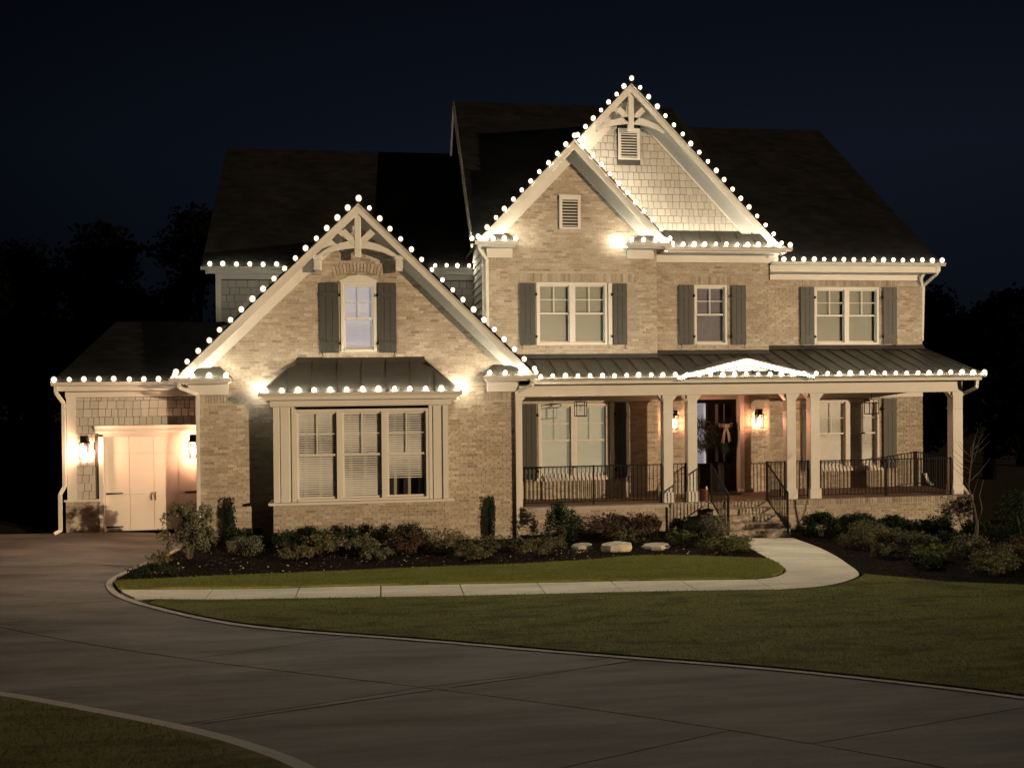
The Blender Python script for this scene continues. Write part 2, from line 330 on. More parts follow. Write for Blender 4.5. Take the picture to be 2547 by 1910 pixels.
EDG = smooth([(-4.3, 22.4), (-4.35, 20.8), (-4.55, 19.6), (-4.75, 18.9), (-4.91, 18.0), (-4.93, 17.6), (-4.82, 17.15), (-4.55, 16.6), (-4.1, 16.05), (-3.0, 15.08), (-1.86, 14.28), (.5, 13.1), (2.66, 11.71), (4.39, 10.55), (5.37, 9.6), (6.3, 8.44), (7.2, 6.5), (7.6, 3)], 2)
JM = smooth([(-13, 19.6), (-9, 16.9), (-5.72, 14.65), (-3.32, 13.02), (-1.33, 11.63), (.59, 10.26), (2.81, 8.23), (4.6, 5.6), (5.0, 3)], 2)
NC = smooth([(-14, 15.6), (-9, 13.3), (-6, 11.95), (-4.35, 11.11), (-3.21, 10.26), (-2.08, 9.33), (-1.28, 8.5), (-.53, 7.43), (.2, 5.6), (.5, 3)], 2)
def sub(c, a, b):
    i0, i1 = int(a*(len(c)-1)), int(b*(len(c)-1)); return c[i0:i1+1]
def nearest(c, p): return min(range(len(c)), key=lambda i: (c[i][0]-p[0])**2+(c[i][1]-p[1])**2)
DRV = empty('driveway', (0, 16, 0), kind='structure')
def shrink(poly, d=.012):
    # pull a slab in a little so a real joint is left around it
    out = []; n = len(poly); area = sum(poly[i][0]*poly[(i+1) % n][1]-poly[(i+1) % n][0]*poly[i][1] for i in range(n)); s = 1 if area > 0 else -1
    for i in range(n):
        a, p, b = Vector(poly[i-1]), Vector(poly[i]), Vector(poly[(i+1) % n]); t1 = (p-a); t2 = (b-p)
        if t1.length < 1e-6 or t2.length < 1e-6: continue
        t = (t1.normalized()+t2.normalized())
        if t.length < 1e-3: continue
        t.normalize(); out.append((p.x - t.y*d*s, p.y + t.x*d*s))
    return out
cuts = [(-4.27, 16.27, -7.2, 15.6), (-.6, 13.7, -2.6, 12.5), (3.2, 11.35, .59, 10.26), (6.4, 8.3, 3.6, 7.2), (7.6, 3, 5.0, 3)]
E0 = nearest(EDG, (-4.82, 17.15)); ei = [nearest(EDG, c[:2]) for c in cuts]; ji = [nearest(JM, c[2:]) for c in cuts]
region('slab', shrink([(-13, 22.58), (-4.3, 22.58)] + EDG[1:nearest(EDG, (-4.7, 19.1))] + [(-4.78, 18.8), (-13, 20.9)]), 0, DRIVE, .6, DRV)
region('slab', shrink([(-13, 20.88), (-4.78, 18.78)] + EDG[nearest(EDG, (-4.85, 18.5)):ei[0]+1] + JM[:ji[0]+1][::-1]), 0, DRIVE, .6, DRV)
for a in range(len(cuts)-1):
    region('slab', shrink(EDG[ei[a]:ei[a+1]+1] + JM[ji[a]:ji[a+1]+1][::-1]), 0, DRIVE, .6, DRV)
cut2 = [(-13, 19.6, -14, 15.6), (-5.7, 14.65, -7.0, 12.4), (.45, 10.35, -1.85, 9.2), (3.3, 7.7, -.1, 6.2), (5.0, 3, .5, 3)]
j2 = [nearest(JM, c[:2]) for c in cut2]; n2 = [nearest(NC, c[2:]) for c in cut2]
for a in range(len(cut2)-1):
    region('slab', shrink(JM[j2[a]:j2[a+1]+1] + NC[n2[a]:n2[a+1]+1][::-1]), 0, DRIVE, .6, DRV)
def strip(name, c, w, zoff, m, side=1, parent=None):
    o_ = offset(c, w*side); mb = MB(); n = len(c)
    vs = [(p[0], p[1], gzf(*p)+zoff) for p in c] + [(p[0], p[1], gzf(*p)+zoff) for p in o_]
    mb.add(vs, [(i, i+1, n+i+1, n+i) if side < 0 else (i, n+i, n+i+1, i+1) for i in range(n-1)])
    lo = [(x, y, z-.06) for x, y, z in vs]; mb.add(vs[:n]+lo[:n], [(i, i+1, n+i+1, n+i) for i in range(n-1)]); mb.add(vs[n:]+lo[n:], [(i, i+1, n+i+1, n+i) for i in range(n-1)])
    o = mb.build(name, m, parent)
    if not parent: o['kind'] = 'structure'
    return o
strip('driveway_edging', EDG[6:], .11, .012, EDGE, -1)
strip('driveway_edging', NC, .14, .012, EDGE, -1)
# light tooled bands beside the joints of the drive
strip('tooled_joint', smooth([(-1.78, 9.24), (-.6, 9.75), (.5, 10.22)], 1), .06, .006, TOOL, 1, DRV)
strip('tooled_joint', smooth([(.7, 10.3), (1.9, 10.75), (3.15, 11.3)], 1), .03, .006, TOOL, 1, DRV)

# walk of concrete slabs
WALK = empty('walkway', (2, 16.4, -.1), kind='structure')
def wy0(x): return float(np.interp(x, [-4.3, -1.58, 1.3, 4.09, 6.9], [16.2, 16.1, 15.92, 15.77, 15.45]))
def wy1(x): return float(np.interp(x, [-4.6, -.6, 1.39, 3.82, 6.76], [16.9, 16.95, 16.87, 16.74, 16.36]))
JX = [-3.06, -1.56, -.11, 1.32, 2.74, 4.11, 5.40, 6.76]
region('slab', shrink([(-4.62, 16.9), (-4.50, 16.65), (-4.22, 16.28), (-3.9, 16.2), (-3.06, wy0(-3.06)), (-3.06, wy1(-3.06))][::-1]), .02, CONC, .3, WALK)
for a, b in zip(JX, JX[1:]):
    region('slab', shrink([(a, wy0(a)), (b, wy0(b)), (b, wy1(b)), (a, wy1(a))], .017), .02, CONC, .35, WALK)
WT = smooth([(6.76, 16.34), (7.2, 16.46), (7.55, 16.8), (7.75, 17.2), (7.84, 17.7), (7.86, 18.3), (7.93, 18.9), (8.0, 19.8), (8.02, 20.93)], 1)
WB = smooth([(6.76, 15.44), (7.57, 15.5), (8.15, 15.75), (8.62, 16.12), (8.9, 16.45), (9.06, 16.85), (9.2, 17.45), (9.42, 18.3), (9.58, 19.3), (9.62, 20.0), (9.62, 20.93)], 1)
region('slab', shrink(WB + WT[::-1], .011), .02, CONC, .35, WALK)

# lawns and beds
BL = smooth([(-4.9, 17.42), (-3.92, 17.68), (-2.83, 18.0), (-.64, 18.25), (.73, 18.42), (2.51, 18.5), (3.5, 18.65), (4.27, 18.75), (4.95, 19.0), (5.8, 18.98), (6.73, 18.62), (7.82, 18.15)], 1)
LAWN_I = [(-4.88, 17.38)] + BL[1:] + [(7.80, 17.65), (7.70, 17.2), (7.5, 16.82), (7.15, 16.5), (6.74, 16.39)] + [(x, wy1(x)+.03) for x in (5.4, 4.1, 2.7, 1.3, -.1, -1.6, -3.06)] + [(-4.66, 16.93)]
region('island_lawn', LAWN_I, .05, GRASS, .3, skirt=.12)
fe = EDG[nearest(EDG, (-4.0, 15.95)):]
LAWN_F = offset(fe, .02) + [(12, 3), (26, 5), (30, 14.2), (16, 14.6), (11.36, 15.2), (10.06, 15.6), (9.5, 16.1), (9.0, 16.42), (8.92, 16.38), (8.64, 16.04), (8.17, 15.68), (7.58, 15.43), (6.76, 15.38)] + [(x, wy0(x)-.03) for x in (5.4, 4.1, 2.7, 1.3, -.1, -1.6, -3.06, -3.8)]
region('front_lawn', LAWN_F, .03, GRASS2, .5, skirt=.12)
region('near_lawn', offset(NC, -.15) + [(-6, 3), (-20, 5), (-20, 17)], .02, GRASS2, .8, skirt=.1)
BED_L = [(-4.32, 21.9)] + [(x+.02, y) for x, y in EDG[2:nearest(EDG, (-4.9, 17.45))]] + BL[1:] + [(7.88, 18.5), (7.96, 19.5), (8.0, 21), (8.0, 22.3), (3.1, 22.3), (3.1, 21.85)]
region('mulch_bed', BED_L, .015, MULCH, .2, rough=.012)
BED_R = [(9.64, 22.3), (9.64, 20.0), (9.6, 19.3), (9.44, 18.3), (9.22, 17.45), (9.07, 16.85), (8.95, 16.45), (9.5, 16.12), (10.06, 15.62), (11.36, 15.22), (16, 14.62), (22, 14.4), (24, 24), (15.3, 24), (15.2, 22.3)]
region('mulch_bed', BED_R, .012, MULCH, .28, rough=.014)

def tri_cloud(name, poly, n, h, w, m, zoff, label, cat, flat=False):
    xs = np.array([p[0] for p in poly]); ys = np.array([p[1] for p in poly])
    px = rng.uniform(xs.min(), xs.max(), n*4); py = rng.uniform(ys.min(), ys.max(), n*4)
    k = inpoly(px, py, poly); px, py = px[k][:n], py[k][:n]; n = len(px); pz = gz(px, py)+zoff
    a = rng.uniform(0, 2*np.pi, n); hh = h*rng.uniform(.5, 1.3, n); dx, dy = np.cos(a)*w, np.sin(a)*w
    V = np.zeros((n, 3, 3))
    if flat:
        l = w*rng.uniform(.6, 2.2, n)
        V[:, 0] = np.stack([px-dx, py-dy, pz+rng.uniform(0, h, n)], 1); V[:, 1] = np.stack([px+dx, py+dy, pz+rng.uniform(0, h, n)], 1)
        V[:, 2] = np.stack([px-dy*l/w, py+dx*l/w, pz+rng.uniform(.2, 1.2, n)*h], 1)
    else:
        V[:, 0] = np.stack([px-dx, py-dy, pz], 1); V[:, 1] = np.stack([px+dx, py+dy, pz], 1)
        V[:, 2] = np.stack([px+rng.normal(0, h*.45, n), py+rng.normal(0, h*.45, n), pz+hh], 1)
    me = bpy.data.meshes.new(name); me.vertices.add(n*3); me.vertices.foreach_set('co', V.reshape(-1))
    me.loops.add(n*3); me.loops.foreach_set('vertex_index', np.arange(n*3)); me.polygons.add(n)
    me.polygons.foreach_set('loop_start', np.arange(n)*3); me.polygons.foreach_set('loop_total', np.full(n, 3)); me.update(); me.materials.append(m)
    o = link(bpy.data.objects.new(name, me)); return tag(o, label, cat, kind='stuff')
def bladem(n, c):
    m, N, L, P = nodes(n); N.remove(P); d = N.new('ShaderNodeBsdfDiffuse'); t = N.new('ShaderNodeBsdfTranslucent'); x = N.new('ShaderNodeMixShader')
    g = N.new('ShaderNodeNewGeometry'); q = N.new('ShaderNodeMapRange'); q.inputs['To Min'].default_value = .7; q.inputs['To Max'].default_value = 1.3; L.new(g.outputs['Random Per Island'], q.inputs[0])
    v = N.new('ShaderNodeVectorMath'); v.operation = 'SCALE'; v.inputs[0].default_value = c; L.new(q.outputs[0], v.inputs['Scale']); L.new(v.outputs[0], d.inputs[0]); L.new(v.outputs[0], t.inputs[0])
    L.new(d.outputs[0], x.inputs[1]); L.new(t.outputs[0], x.inputs[2]); L.new(x.outputs[0], N['Material Output'].inputs[0]); return m
GB1 = leafm('island_grass_blade', (.19, .20, .055), .3); GB2 = leafm('front_grass_blade', (.11, .10, .03), .3)
GB1 = bladem('island_blade', (.20, .215, .06)); GB2 = bladem('front_blade', (.190, .195, .050))
tri_cloud('grass', LAWN_I, 60000, .030, .005, GB1, .05, 'short green grass blades of the island lawn between bed and walk', 'grass')
tri_cloud('grass', [p for p in LAWN_F if True], 120000, .030, .006, GB2, .03, 'dull brown green grass blades of the wide front lawn', 'grass')
tri_cloud('grass', [(-9, 13.1), (-4.35, 10.9), (-2.2, 9.2), (-.8, 7.4), (-.2, 6), (-6, 6)], 12000, .03, .007, GB2, .02, 'dark grass blades of the lawn corner nearest the viewer', 'grass')
tri_cloud('bark_mulch', BED_L, 9000, .03, .018, CHIP, .02, 'dark bark mulch chips covering the bed under the front windows', 'mulch', True)
tri_cloud('bark_mulch', BED_R, 9000, .03, .02, CHIP, .017, 'dark bark mulch chips covering the bed right of the walk', 'mulch', True)
LF = mat('fallen_leaf', (.40, .34, .24), .8, island=.4)
tri_cloud('fallen_leaves', [(-4.6, 17.6), (7.6, 18.6), (7, 20.3), (-4, 20.2)], 260, .03, .022, LF, .03, 'small pale fallen leaves scattered on the left mulch bed', 'leaves', True)
tri_cloud('fallen_leaves', [(-3, 15.8), (9, 13.4), (14, 12), (8, 8), (1, 13)], 16, .015, .02, LF, .06, 'few pale fallen leaves lying on the front lawn', 'leaves', True)

# ------------------------------------------------------------------ the house
H = empty('brick_house', (5, 25, 0), 'two storey pale brick house with white gables, porch and metal roofed bay, outlined in lights', 'house')
BR_ALL = MB(); BR_IND = []; SH_ALL = MB(); SH_IND = []
def sub_iv(iv, a, b):
    out = []
    for p, q in iv:
        if b <= p or a >= q: out.append((p, q)); continue
        if a > p: out.append((p, a))
        if b < q: out.append((b, q))
    return out
CH, BH, BW, MJ = .0675, .057, .194, .010
def brick(mbv, x0, x1, y, z0, z1, t=.03, axis='x', s=1):
    p = y - .009 + random.uniform(-.002, .002)
    if axis == 'x':
        mbv.add([(x0,p,z0),(x1,p,z0),(x1,p,z1),(x0,p,z1),(x0,p+t,z0),(x1,p+t,z0),(x1,p+t,z1),(x0,p+t,z1)],
                [(0,1,2,3),(1,5,6,2),(5,4,7,6),(4,0,3,7),(3,2,6,7),(4,5,1,0)])
    else:                                    # wall that faces along X; y is the plane in X
        p = y - s*(.012 + random.uniform(-.0025, .0025)); q = p + s*t
        mbv.add([(p,x0,z0),(p,x1,z0),(p,x1,z1),(p,x0,z1),(q,x0,z0),(q,x1,z0),(q,x1,z1),(q,x0,z1)],
                [(0,1,2,3),(1,5,6,2),(5,4,7,6),(4,0,3,7),(3,2,6,7),(4,5,1,0)])
def brick_wall(x0, x1, z0, z1, y, openings=(), gable=None, soldiers=(), ind=False, axis='x', s=1):
    """running bond courses with real joints; soldier = (x0,x1,z0,z1) band of upright bricks"""
    k0 = math.floor(z0/CH); z = k0*CH; row = 0
    while z < z1:
        za, zb = max(z, z0), min(z+BH, z1)
        if zb-za > .02:
            iv = [(x0, x1)]
            if gable:
                cx, top, sl = gable; h = (top-zb)/sl; iv = [(max(x0, cx-h), min(x1, cx+h))] if h > .05 else []
            for (a, b, c, d) in list(openings)+list(soldiers):
                if zb > c and za < d: iv = sub_iv(iv, a, b)
            off = (row % 2)*.5*(BW+MJ) + (0.0 if row % 6 else .05)
            for a, b in iv:
                n0 = math.floor((a-off)/(BW+MJ)); xx = off + n0*(BW+MJ)
                while xx < b:
                    p, q = max(xx, a), min(xx+BW, b)
                    if q-p > .025:
                        if ind and len(BR_IND) < 300 and q-p > .09: BR_IND.append((p, q, y, za, zb))
                        else: brick(BR_ALL, p, q, y, za, zb, axis=axis, s=s)
                    xx += BW+MJ
        z += CH; row += 1
    for (a, b, c, d) in soldiers:
        xx = a
        while xx < b-.02:
            brick(BR_ALL, xx, min(xx+BH, b), y-.004, c+.005, d-.01, axis=axis, s=s); xx += BH+MJ
def cells(name, x0, x1, z0, z1, y0, y1, openings, m=MORTAR, parent=None):
    """wall slab with real openings"""
    mb = MB(); X = sorted({x0, x1, *[max(x0, min(x1, v)) for o in openings for v in o[:2]]}); Z = sorted({z0, z1, *[max(z0, min(z1, v)) for o in openings for v in o[2:]]})
    for c, d in zip(Z, Z[1:]):
        run = None
        for a, b in zip(X, X[1:]):
            mx, mz = (a+b)/2, (c+d)/2; hole = any(o[0] < mx < o[1] and o[2] < mz < o[3] for o in openings)
            if hole:
                if run: mb.box(run[0], run[1], y0, y1, c, d); run = None
            else: run = (run[0], b) if run else (a, b)
        if run: mb.box(run[0], run[1], y0, y1, c, d)
    return mb.build(name, m, parent or H)

YW, YA, YB, YC, YG, YP = 21.8, 23.65, 23.95, 24.35, 22.6, 22.4
# --- wing wall with gable (front left)
WC, WTOP, WSL = -.56, 7.68, .973
bay_open = (-2.35, 1.35, .5, 3.35); upw = (-1.0, -.18, 4.30, 5.92)
wing = cells('wing_wall', -4.25, 3.07, -.6, 3.75, YW, YW+.2, [bay_open])
zr_ = lambda x: WTOP-.32-WSL*abs(x-WC)
MB().prism([(-4.25, 3.75), (-.99, 3.75), (-.99, zr_(-.99)), (-4.25, 3.76)], YW, YW+.2).prism([(-.19, 3.75), (3.07, 3.75), (3.07, 3.76), (-.19, zr_(-.19))], YW, YW+.2).prism([(-.99, 3.75), (-.19, 3.75), (-.19, 4.31), (-.99, 4.31)], YW, YW+.2).prism([(-.99, 5.91), (-.19, 5.91), (-.19, zr_(-.19)), (WC, zr_(WC)), (-.99, zr_(-.99))], YW, YW+.2).build('gable_wall', MORTAR, H)
brick_wall(-4.25, 3.07, -.5, 3.40, YW, [(-2.5, 1.42, -1, 4.2)], soldiers=[(-4.25, -3.50, 3.14, 3.40), (2.30, 3.07, 3.14, 3.40)])
brick_wall(-4.25, 3.07, 3.40, 7.4, YW, [(-2.5, 1.42, -1, 3.45), (-1.05, -.13, 4.24, 6.02)], gable=(WC, WTOP-.28, WSL), soldiers=[(-1.45, .27, 4.17, 4.24)])
# segmental brick arch over the upper window
for k in range(15):
    t = -1+2*k/14; cx = WC-.03+t*.52; cz = 6.06 + .10*(1-t*t); a = t*.28
    M = Matrix.Rotation(a, 3, 'Y'); mb_ = [(dx, dz) for dx, dz in ((-.028, 0), (.028, 0), (.028, .2), (-.028, .2))]
    P4 = [M @ Vector((dx, 0, dz)) for dx, dz in mb_]
    BR_ALL.add([(cx+p.x, YW-.022, cz+p.z) for p in P4] + [(cx+p.x, YW+.01, cz+p.z) for p in P4], [(0,1,2,3),(1,5,6,2),(5,4,7,6),(4,0,3,7),(3,2,6,7),(4,5,1,0)])
# side walls of the wing
MB().box(-4.25, -4.05, YW+.2, 30, -.6, 3.7).box(2.87, 3.07, YW+.2, YA, -.6, 3.7).build('side_wall', MORTAR, H)
brick_wall(YW+.005, YG-.02, -.5, 3.40, -4.25, axis='y', s=1)
brick_wall(YW+.005, YA-.02, -.5, 3.40, 3.07, axis='y', s=-1)
# --- bay
BYF = 21.2
brick_wall(-2.5, 1.45, -.5, .855, BYF, ind=True)
MB().box(-2.5, 1.45, BYF, YW-.01, -.6, .86).build('bay_base', MORTAR, H)
brick_wall(BYF+.01, YW-.02, -.5, .855, -2.5, axis='y', s=1); brick_wall(BYF+.01, YW-.02, -.5, .855, 1.45, axis='y', s=-1)
MB().box(-2.60, 1.54, 21.08, YW-.01, .865, .925).build('window_sill', TRIM, H, bevel=.006)
bf = MB().box(-2.48, -2.03, 21.17, YW-.02, .93, 3.06).box(.98, 1.42, 21.17, YW-.02, .93, 3.06).box(-2.48, 1.42, 21.165, YW-.02, 3.06, 3.30)
bf.box(-2.48, -2.36, 21.13, 21.17, .93, 3.05).box(-2.08, -2.03, 21.14, 21.17, .93, 3.05).box(-2.32, -2.14, 21.145, 21.17, .93, 3.05)
bf.box(1.30, 1.42, 21.13, 21.17, .93, 3.05).box(.98, 1.03, 21.14, 21.17, .93, 3.05).box(1.08, 1.26, 21.145, 21.17, .93, 3.05)
bf.build('bay_frame', TRIM, H)
MB().xprism([(21.165, 3.06), (21.14, 3.08), (21.14, 3.22), (21.02, 3.29), (21.165, 3.29)], -2.55, 1.5).build('bay_frieze', TRIM, H)
# soffit + gutter of the bay
MB().prism([(-2.74, 3.30), (1.70, 3.30), (1.60, 3.22), (-2.64, 3.22)], 20.98, YW-.02).build('bay_soffit', TRIM, H)
def gutter(x0, x1, y, z, parent=H):           # K profile gutter, y = front face, z = top
    return MB().xprism([(y, z), (y+.012, z-.03), (y+.05, z-.085), (y+.13, z-.085), (y+.13, z-.02), (y+.115, z-.02), (y+.115, z-.07), (y+.055, z-.07), (y+.022, z-.025), (y+.012, z)], x0, x1).build('gutter', TRIM, parent)
gutter(-2.78, 1.74, 20.93, 3.385)
def roof_panels(quads, name='roof_panel', rib=.03):
    for (a, b, c, d) in quads:                # a,b eave left/right; c,d top right/left
        a, b, c, d = map(Vector, (a, b, c, d)); n = (b-a).cross(d-a).normalized()
        if n.z < 0: n = -n
        mb = MB(); mb.add([a, b, c, d, a-n*.01, b-n*.01, c-n*.01, d-n*.01], [(0,1,2,3),(4,7,6,5),(0,4,5,1),(1,5,6,2),(2,6,7,3),(3,7,4,0)])
        mb.bar(b+n*rib/2, c+n*rib/2, .018, rib, n)
        mb.build(name, METAL, H)
bx0, bx1, tx0, tx1, ye, yt, ze, zt = -2.74, 1.70, -1.98, .90, 20.98, YW-.0, 3.385, 4.13
qs = []; n = 8
for i in range(n):
    a0, a1 = bx0+(bx1-bx0)*i/n, bx0+(bx1-bx0)*(i+1)/n; c0, c1 = max(tx0, min(tx1, a0)), max(tx0, min(tx1, a1))
    def yz(x):   # height along hip at x
        t = min(1, max(0, (x-bx0)/(tx0-bx0))) if x < tx0 else (min(1, (bx1-x)/(bx1-tx1)) if x > tx1 else 1)
        return (x, ye+(yt-ye)*t, ze+(zt-ze)*t)
    qs.append(((a0, ye, ze), (a1, ye, ze), yz(a1), yz(a0)))
for q in qs:
    q = [Vector(p) for p in q]
    if (q[3]-q[0]).length < 1e-4: q[3] = q[0] + Vector((.02, 0.02, .02))
    if (q[2]-q[1]).length < 1e-4: q[2] = q[1] + Vector((-.02, .02, .02))
    roof_panels([q])
# hip sides + top cap + hip ridges
for sgn, xe, xt in ((-1, bx0, tx0), (1, bx1, tx1)):
    MB().add([(xe, ye, ze), (xe, yt, ze), (xt, yt, zt)], [(0, 1, 2)]).build('roof_panel', METAL, H)
    MB().tube([(xe, ye, ze), (xt, yt-.01, zt)], .02, 6).build('roof_cap', METAL, H)
MB().xprism([(YW-.10, zt-.10), (YW-.0, zt+.06), (YW-.0, zt-.10)], tx0-.03, tx1+.03).build('roof_cap', METAL, H)

# --- garage block
cells('garage_wall', -7.30, -4.25, -.2, 3.45, YG, YG+.2, [(-6.52, -4.26, -.3, 2.42)], FELT)
brick_wall(-7.34, -6.60, -.1, .895, YG-.03); MB().box(-7.34, -6.60, YG-.03, YG, -.1, .89).build('brick_base', MORTAR, H)
MB().box(-7.37, -6.60, YG-.08, YG, .895, .935).build('ledge', TRIM, H)
MB().box(-7.30, -7.10, YG-.045, YG, .935, 3.34).build('corner_board', TRIM, H)
MB().box(-7.32, -4.26, YG-.05, YG, 3.30, 3.45).build('frieze_board', TRIM, H)
MB().box(-6.60, -6.50, YG-.05, YG+.1, .17, 2.44).box(-6.60, -4.26, YG-.05, YG+.02, 2.385, 2.47).build('door_casing', TRIM, H)
MB().xprism([(YG-.05, 2.47), (YG-.07, 2.49), (YG-.07, 2.57), (YG-.14, 2.64), (YG, 2.64), (YG, 2.47)], -6.68, -4.26).build('door_head', TRIM, H)
MB().box(-7.30, -7.10, YG+.2, 29.5, -.2, 3.45).box(-7.3, 2.5, 29.3, 29.5, -.2, 3.5).build('side_wall', SIDE, H)
gutter(-7.52, -4.62, 22.2, 3.66)
MB().box(-7.46, -4.26, 22.33, YG, 3.45, 3.50).box(-7.46, -4.26, 22.33, 22.36, 3.50, 3.64).build('soffit', TRIM, H)
# garage door
GD = MB().box(-6.50, -4.26, YG+.06, YG+.09, .17, 2.40).build('garage_door', DOORM, H)
for z0, z1 in ((.19, 1.01), (1.02, 1.98), (1.99, 2.38)):
    for x0, x1 in ((-6.49, -5.95), (-5.94, -5.405), (-5.395, -4.85), (-4.84, -4.27)):
        MB().box(x0, x1, YG+.045, YG+.06, z0, z1).build('panel', DOORM, GD, bevel=.004)
for x0, x1, z in ((-6.47, -6.10, 1.045), (-6.47, -6.10, .265), (-4.70, -4.3, 1.045), (-4.70, -4.3, .265)):
    MB().prism([(x0, z-.022), (x1, z-.008), (x1+.01, z+.006), (x1, z+.016), (x0, z+.022)] if x0 < -5 else [(x0, z-.01), (x1, z-.022), (x1, z+.022), (x0, z+.01)], YG+.03, YG+.045).build('strap_hinge', BLACK, GD)
for x in (-5.445, -5.355):
    MB().tube([(x, YG+.045, 1.05), (x+(.012 if x > -5.4 else -.012)*-1, YG+.0, 1.03), (x, YG+.0, .965), (x, YG+.0, .90), (x, YG+.045, .88)], .012, 6).build('pull_handle', BLACK, GD)
# shakes
def shakes(x0, x1, z0, z1, y, openings=(), gable=None, exp_=.19, ind=0, w=(.10, .20), axis='x'):
    z = z0; cnt = 0
    while z < z1-.02:
        zt_ = min(z+exp_, z1); x = x0 + random.uniform(-.05, 0)
        while x < x1:
            ww = random.uniform(*w); a, b = max(x, x0), min(x+ww, x1); x += ww+.014
            if b-a < .03: continue
            zm = (z+zt_)/2; iv = [(a, b)]
            if gable:
                cx, top, sl = gable; h = (top-zm)/sl; iv = [(max(a, cx-h), min(b, cx+h))]
            for (p, q, r_, s_) in openings:
                if zt_ > r_+.02 and z < s_-.02: iv = sub_iv(iv, p, q)
            for p, q in iv:
                if q-p < .025: continue
                zb = z + random.uniform(-.004, .004)
                if cnt < ind: SH_IND.append((p, q, y, zb, zt_-.009)); cnt += 1
                elif axis == 'x':
                    SH_ALL.add([(p,y-.046,zb),(q,y-.046,zb),(q,y-.010,zt_-.009),(p,y-.010,zt_-.009),(p,y,zb),(q,y,zb),(q,y,zt_-.009),(p,y,zt_-.009)], [(0,1,2,3),(4,0,3,7),(1,5,6,2),(3,2,6,7),(4,5,1,0)])
                else:
                    SH_ALL.add([(y-.046,p,zb),(y-.046,q,zb),(y-.008,q,zt_-.009),(y-.008,p,zt_-.009),(y,p,zb),(y,q,zb),(y,q,zt_-.009),(y,p,zt_-.009)], [(3,2,1,0),(7,3,0,4),(2,6,5,1),(7,6,2,3),(0,1,5,4)])
        z = zt_
shakes(-7.10, -4.26, .94, 3.30, YG, [(-6.69, -4.2, 0, 2.64)], ind=150)

# --- second storey left (behind the wing gable)
MB().box(-4.54, 2.55, 26.2, 26.4, 3.2, 6.6).box(-4.54, -4.34, 26.4, 33, 3.2, 6.6).build('upper_left_wall', FELT, H)
shakes(-4.42, 2.5, 4.6, 6.42, 26.2, exp_=.2, w=(.15, .3))
MB().box(-4.56, -4.42, 26.16, 26.2, 4.2, 6.42).build('corner_board', TRIM, H)
MB().box(-4.56, 2.5, 26.15, 26.2, 6.42, 6.58).box(-4.80, 2.5, 25.98, 26.2, 6.56, 6.60).box(-4.80, 2.5, 25.98, 26.01, 6.60, 6.70).build('frieze_board', TRIM, H)
gutter(-4.90, 2.46, 25.85, 6.73)

# --- main block A (small gable), B (big gable, porch entry), C (right)
AC, ATOP, ASL = 4.86, 9.72, 1.04
BC, BTOP, BSL = 6.46, 11.33, 1.035
winA = (3.90, 5.78, 4.50, 6.12); winB = (8.24, 9.16, 4.50, 6.10); winC = (11.84, 13.76, 4.50, 6.10)
lowA = (3.92, 5.79, 1.05, 2.97); lowC = (11.88, 13.76, 1.05, 2.97); door = (8.02, 9.60, .4, 3.12)
cells('main_wall', 2.53, 7.12, .3, 7.15, YA, YA+.2, [winA, lowA]); cells('main_wall', 7.12, 10.34, .3, 7.5, YB, YB+.2, [winB, door]); cells('main_wall', 10.34, 15.07, -.9, 6.7, YC, YC+.2, [winC, lowC])
MB().prism([(2.6, 7.15), (7.12, 7.15), (AC+.03, ATOP-.3), (AC-.03, ATOP-.3)], YA, YA+.2).build('gable_wall', MORTAR, H)
MB().prism([(2.8, 7.4), (10.1, 7.4), (BC+.03, BTOP-.3), (BC-.03, BTOP-.3)], YB+.002, YB+.2).build('gable_wall', FELT, H)
brick_wall(2.53, 7.12, .5, 7.02, YA, [(winA[0]-.02, winA[1]+.02, winA[2]-.02, winA[3]+.02), (lowA[0]-.02, lowA[1]+.02, .95, 3.0), (2, 16, 3.12, 4.16)], soldiers=[(3.2, 6.5, 6.14, 6.36), (3.85, 5.85, 4.40, 4.48)])
brick_wall(2.53, 7.12, 7.02, 9.5, YA, [(4.50, 5.10, 7.48, 8.42)], gable=(AC, ATOP-.3, ASL))
brick_wall(7.12, 10.34, .5, 7.02, YB, [(winB[0]-.02, winB[1]+.02, winB[2]-.02, winB[3]+.02), (7.98, 9.64, 0, 3.2), (2, 16, 3.12, 4.25)], soldiers=[(8.1, 9.3, 6.12, 6.34), (8.2, 9.2, 4.40, 4.48)])
brick_wall(10.34, 15.07, .5, 6.52, YC, [(winC[0]-.02, winC[1]+.02, winC[2]-.02, winC[3]+.02), (lowC[0]-.02, lowC[1]+.02, .95, 3.0), (2, 16, 3.14, 4.36)], soldiers=[(11.3, 14.3, 6.12, 6.30), (11.8, 13.8, 4.40, 4.48)])
MB().box(14.87, 15.07, YC+.2, 34, -.9, 6.7).box(2.53, 2.73, YA+.2, 34, 3.2, 7.15).box(2.53, 15.07, 33.8, 34, -.9, 6.7).build('side_wall', SIDE, H)
brick_wall(YC+.01, 34, .0, 6.5, 15.07, axis='y', s=-1)
shakes(YA+.06, 34, 4.3, 7.1, 2.53, exp_=.2, axis='y', w=(.14, .24))
MB().box(2.50, 2.60, YA-.03, YA+.06, 4.0, 7.0).build('corner_board', TRIM, H)
MB().add([(2.55, 23.7, 7.1), (2.55, 34.3, 7.1), (2.55, 29, 12.0)], [(0, 2, 1)]).build('gable_wall', SIDE, H)
MB().xprism([(23.3, 7.12), (29, 12.30), (34.7, 7.12), (34.7, 6.95), (29, 12.06), (23.3, 6.95)], 2.18, 2.24).build('rake_board', TRIM, H)
shakes(2.6, 10.3, 7.56, 11.1, YB, [(6.14, 6.78, 9.38, 10.25)], gable=(BC, BTOP-.30, BSL), ind=150)
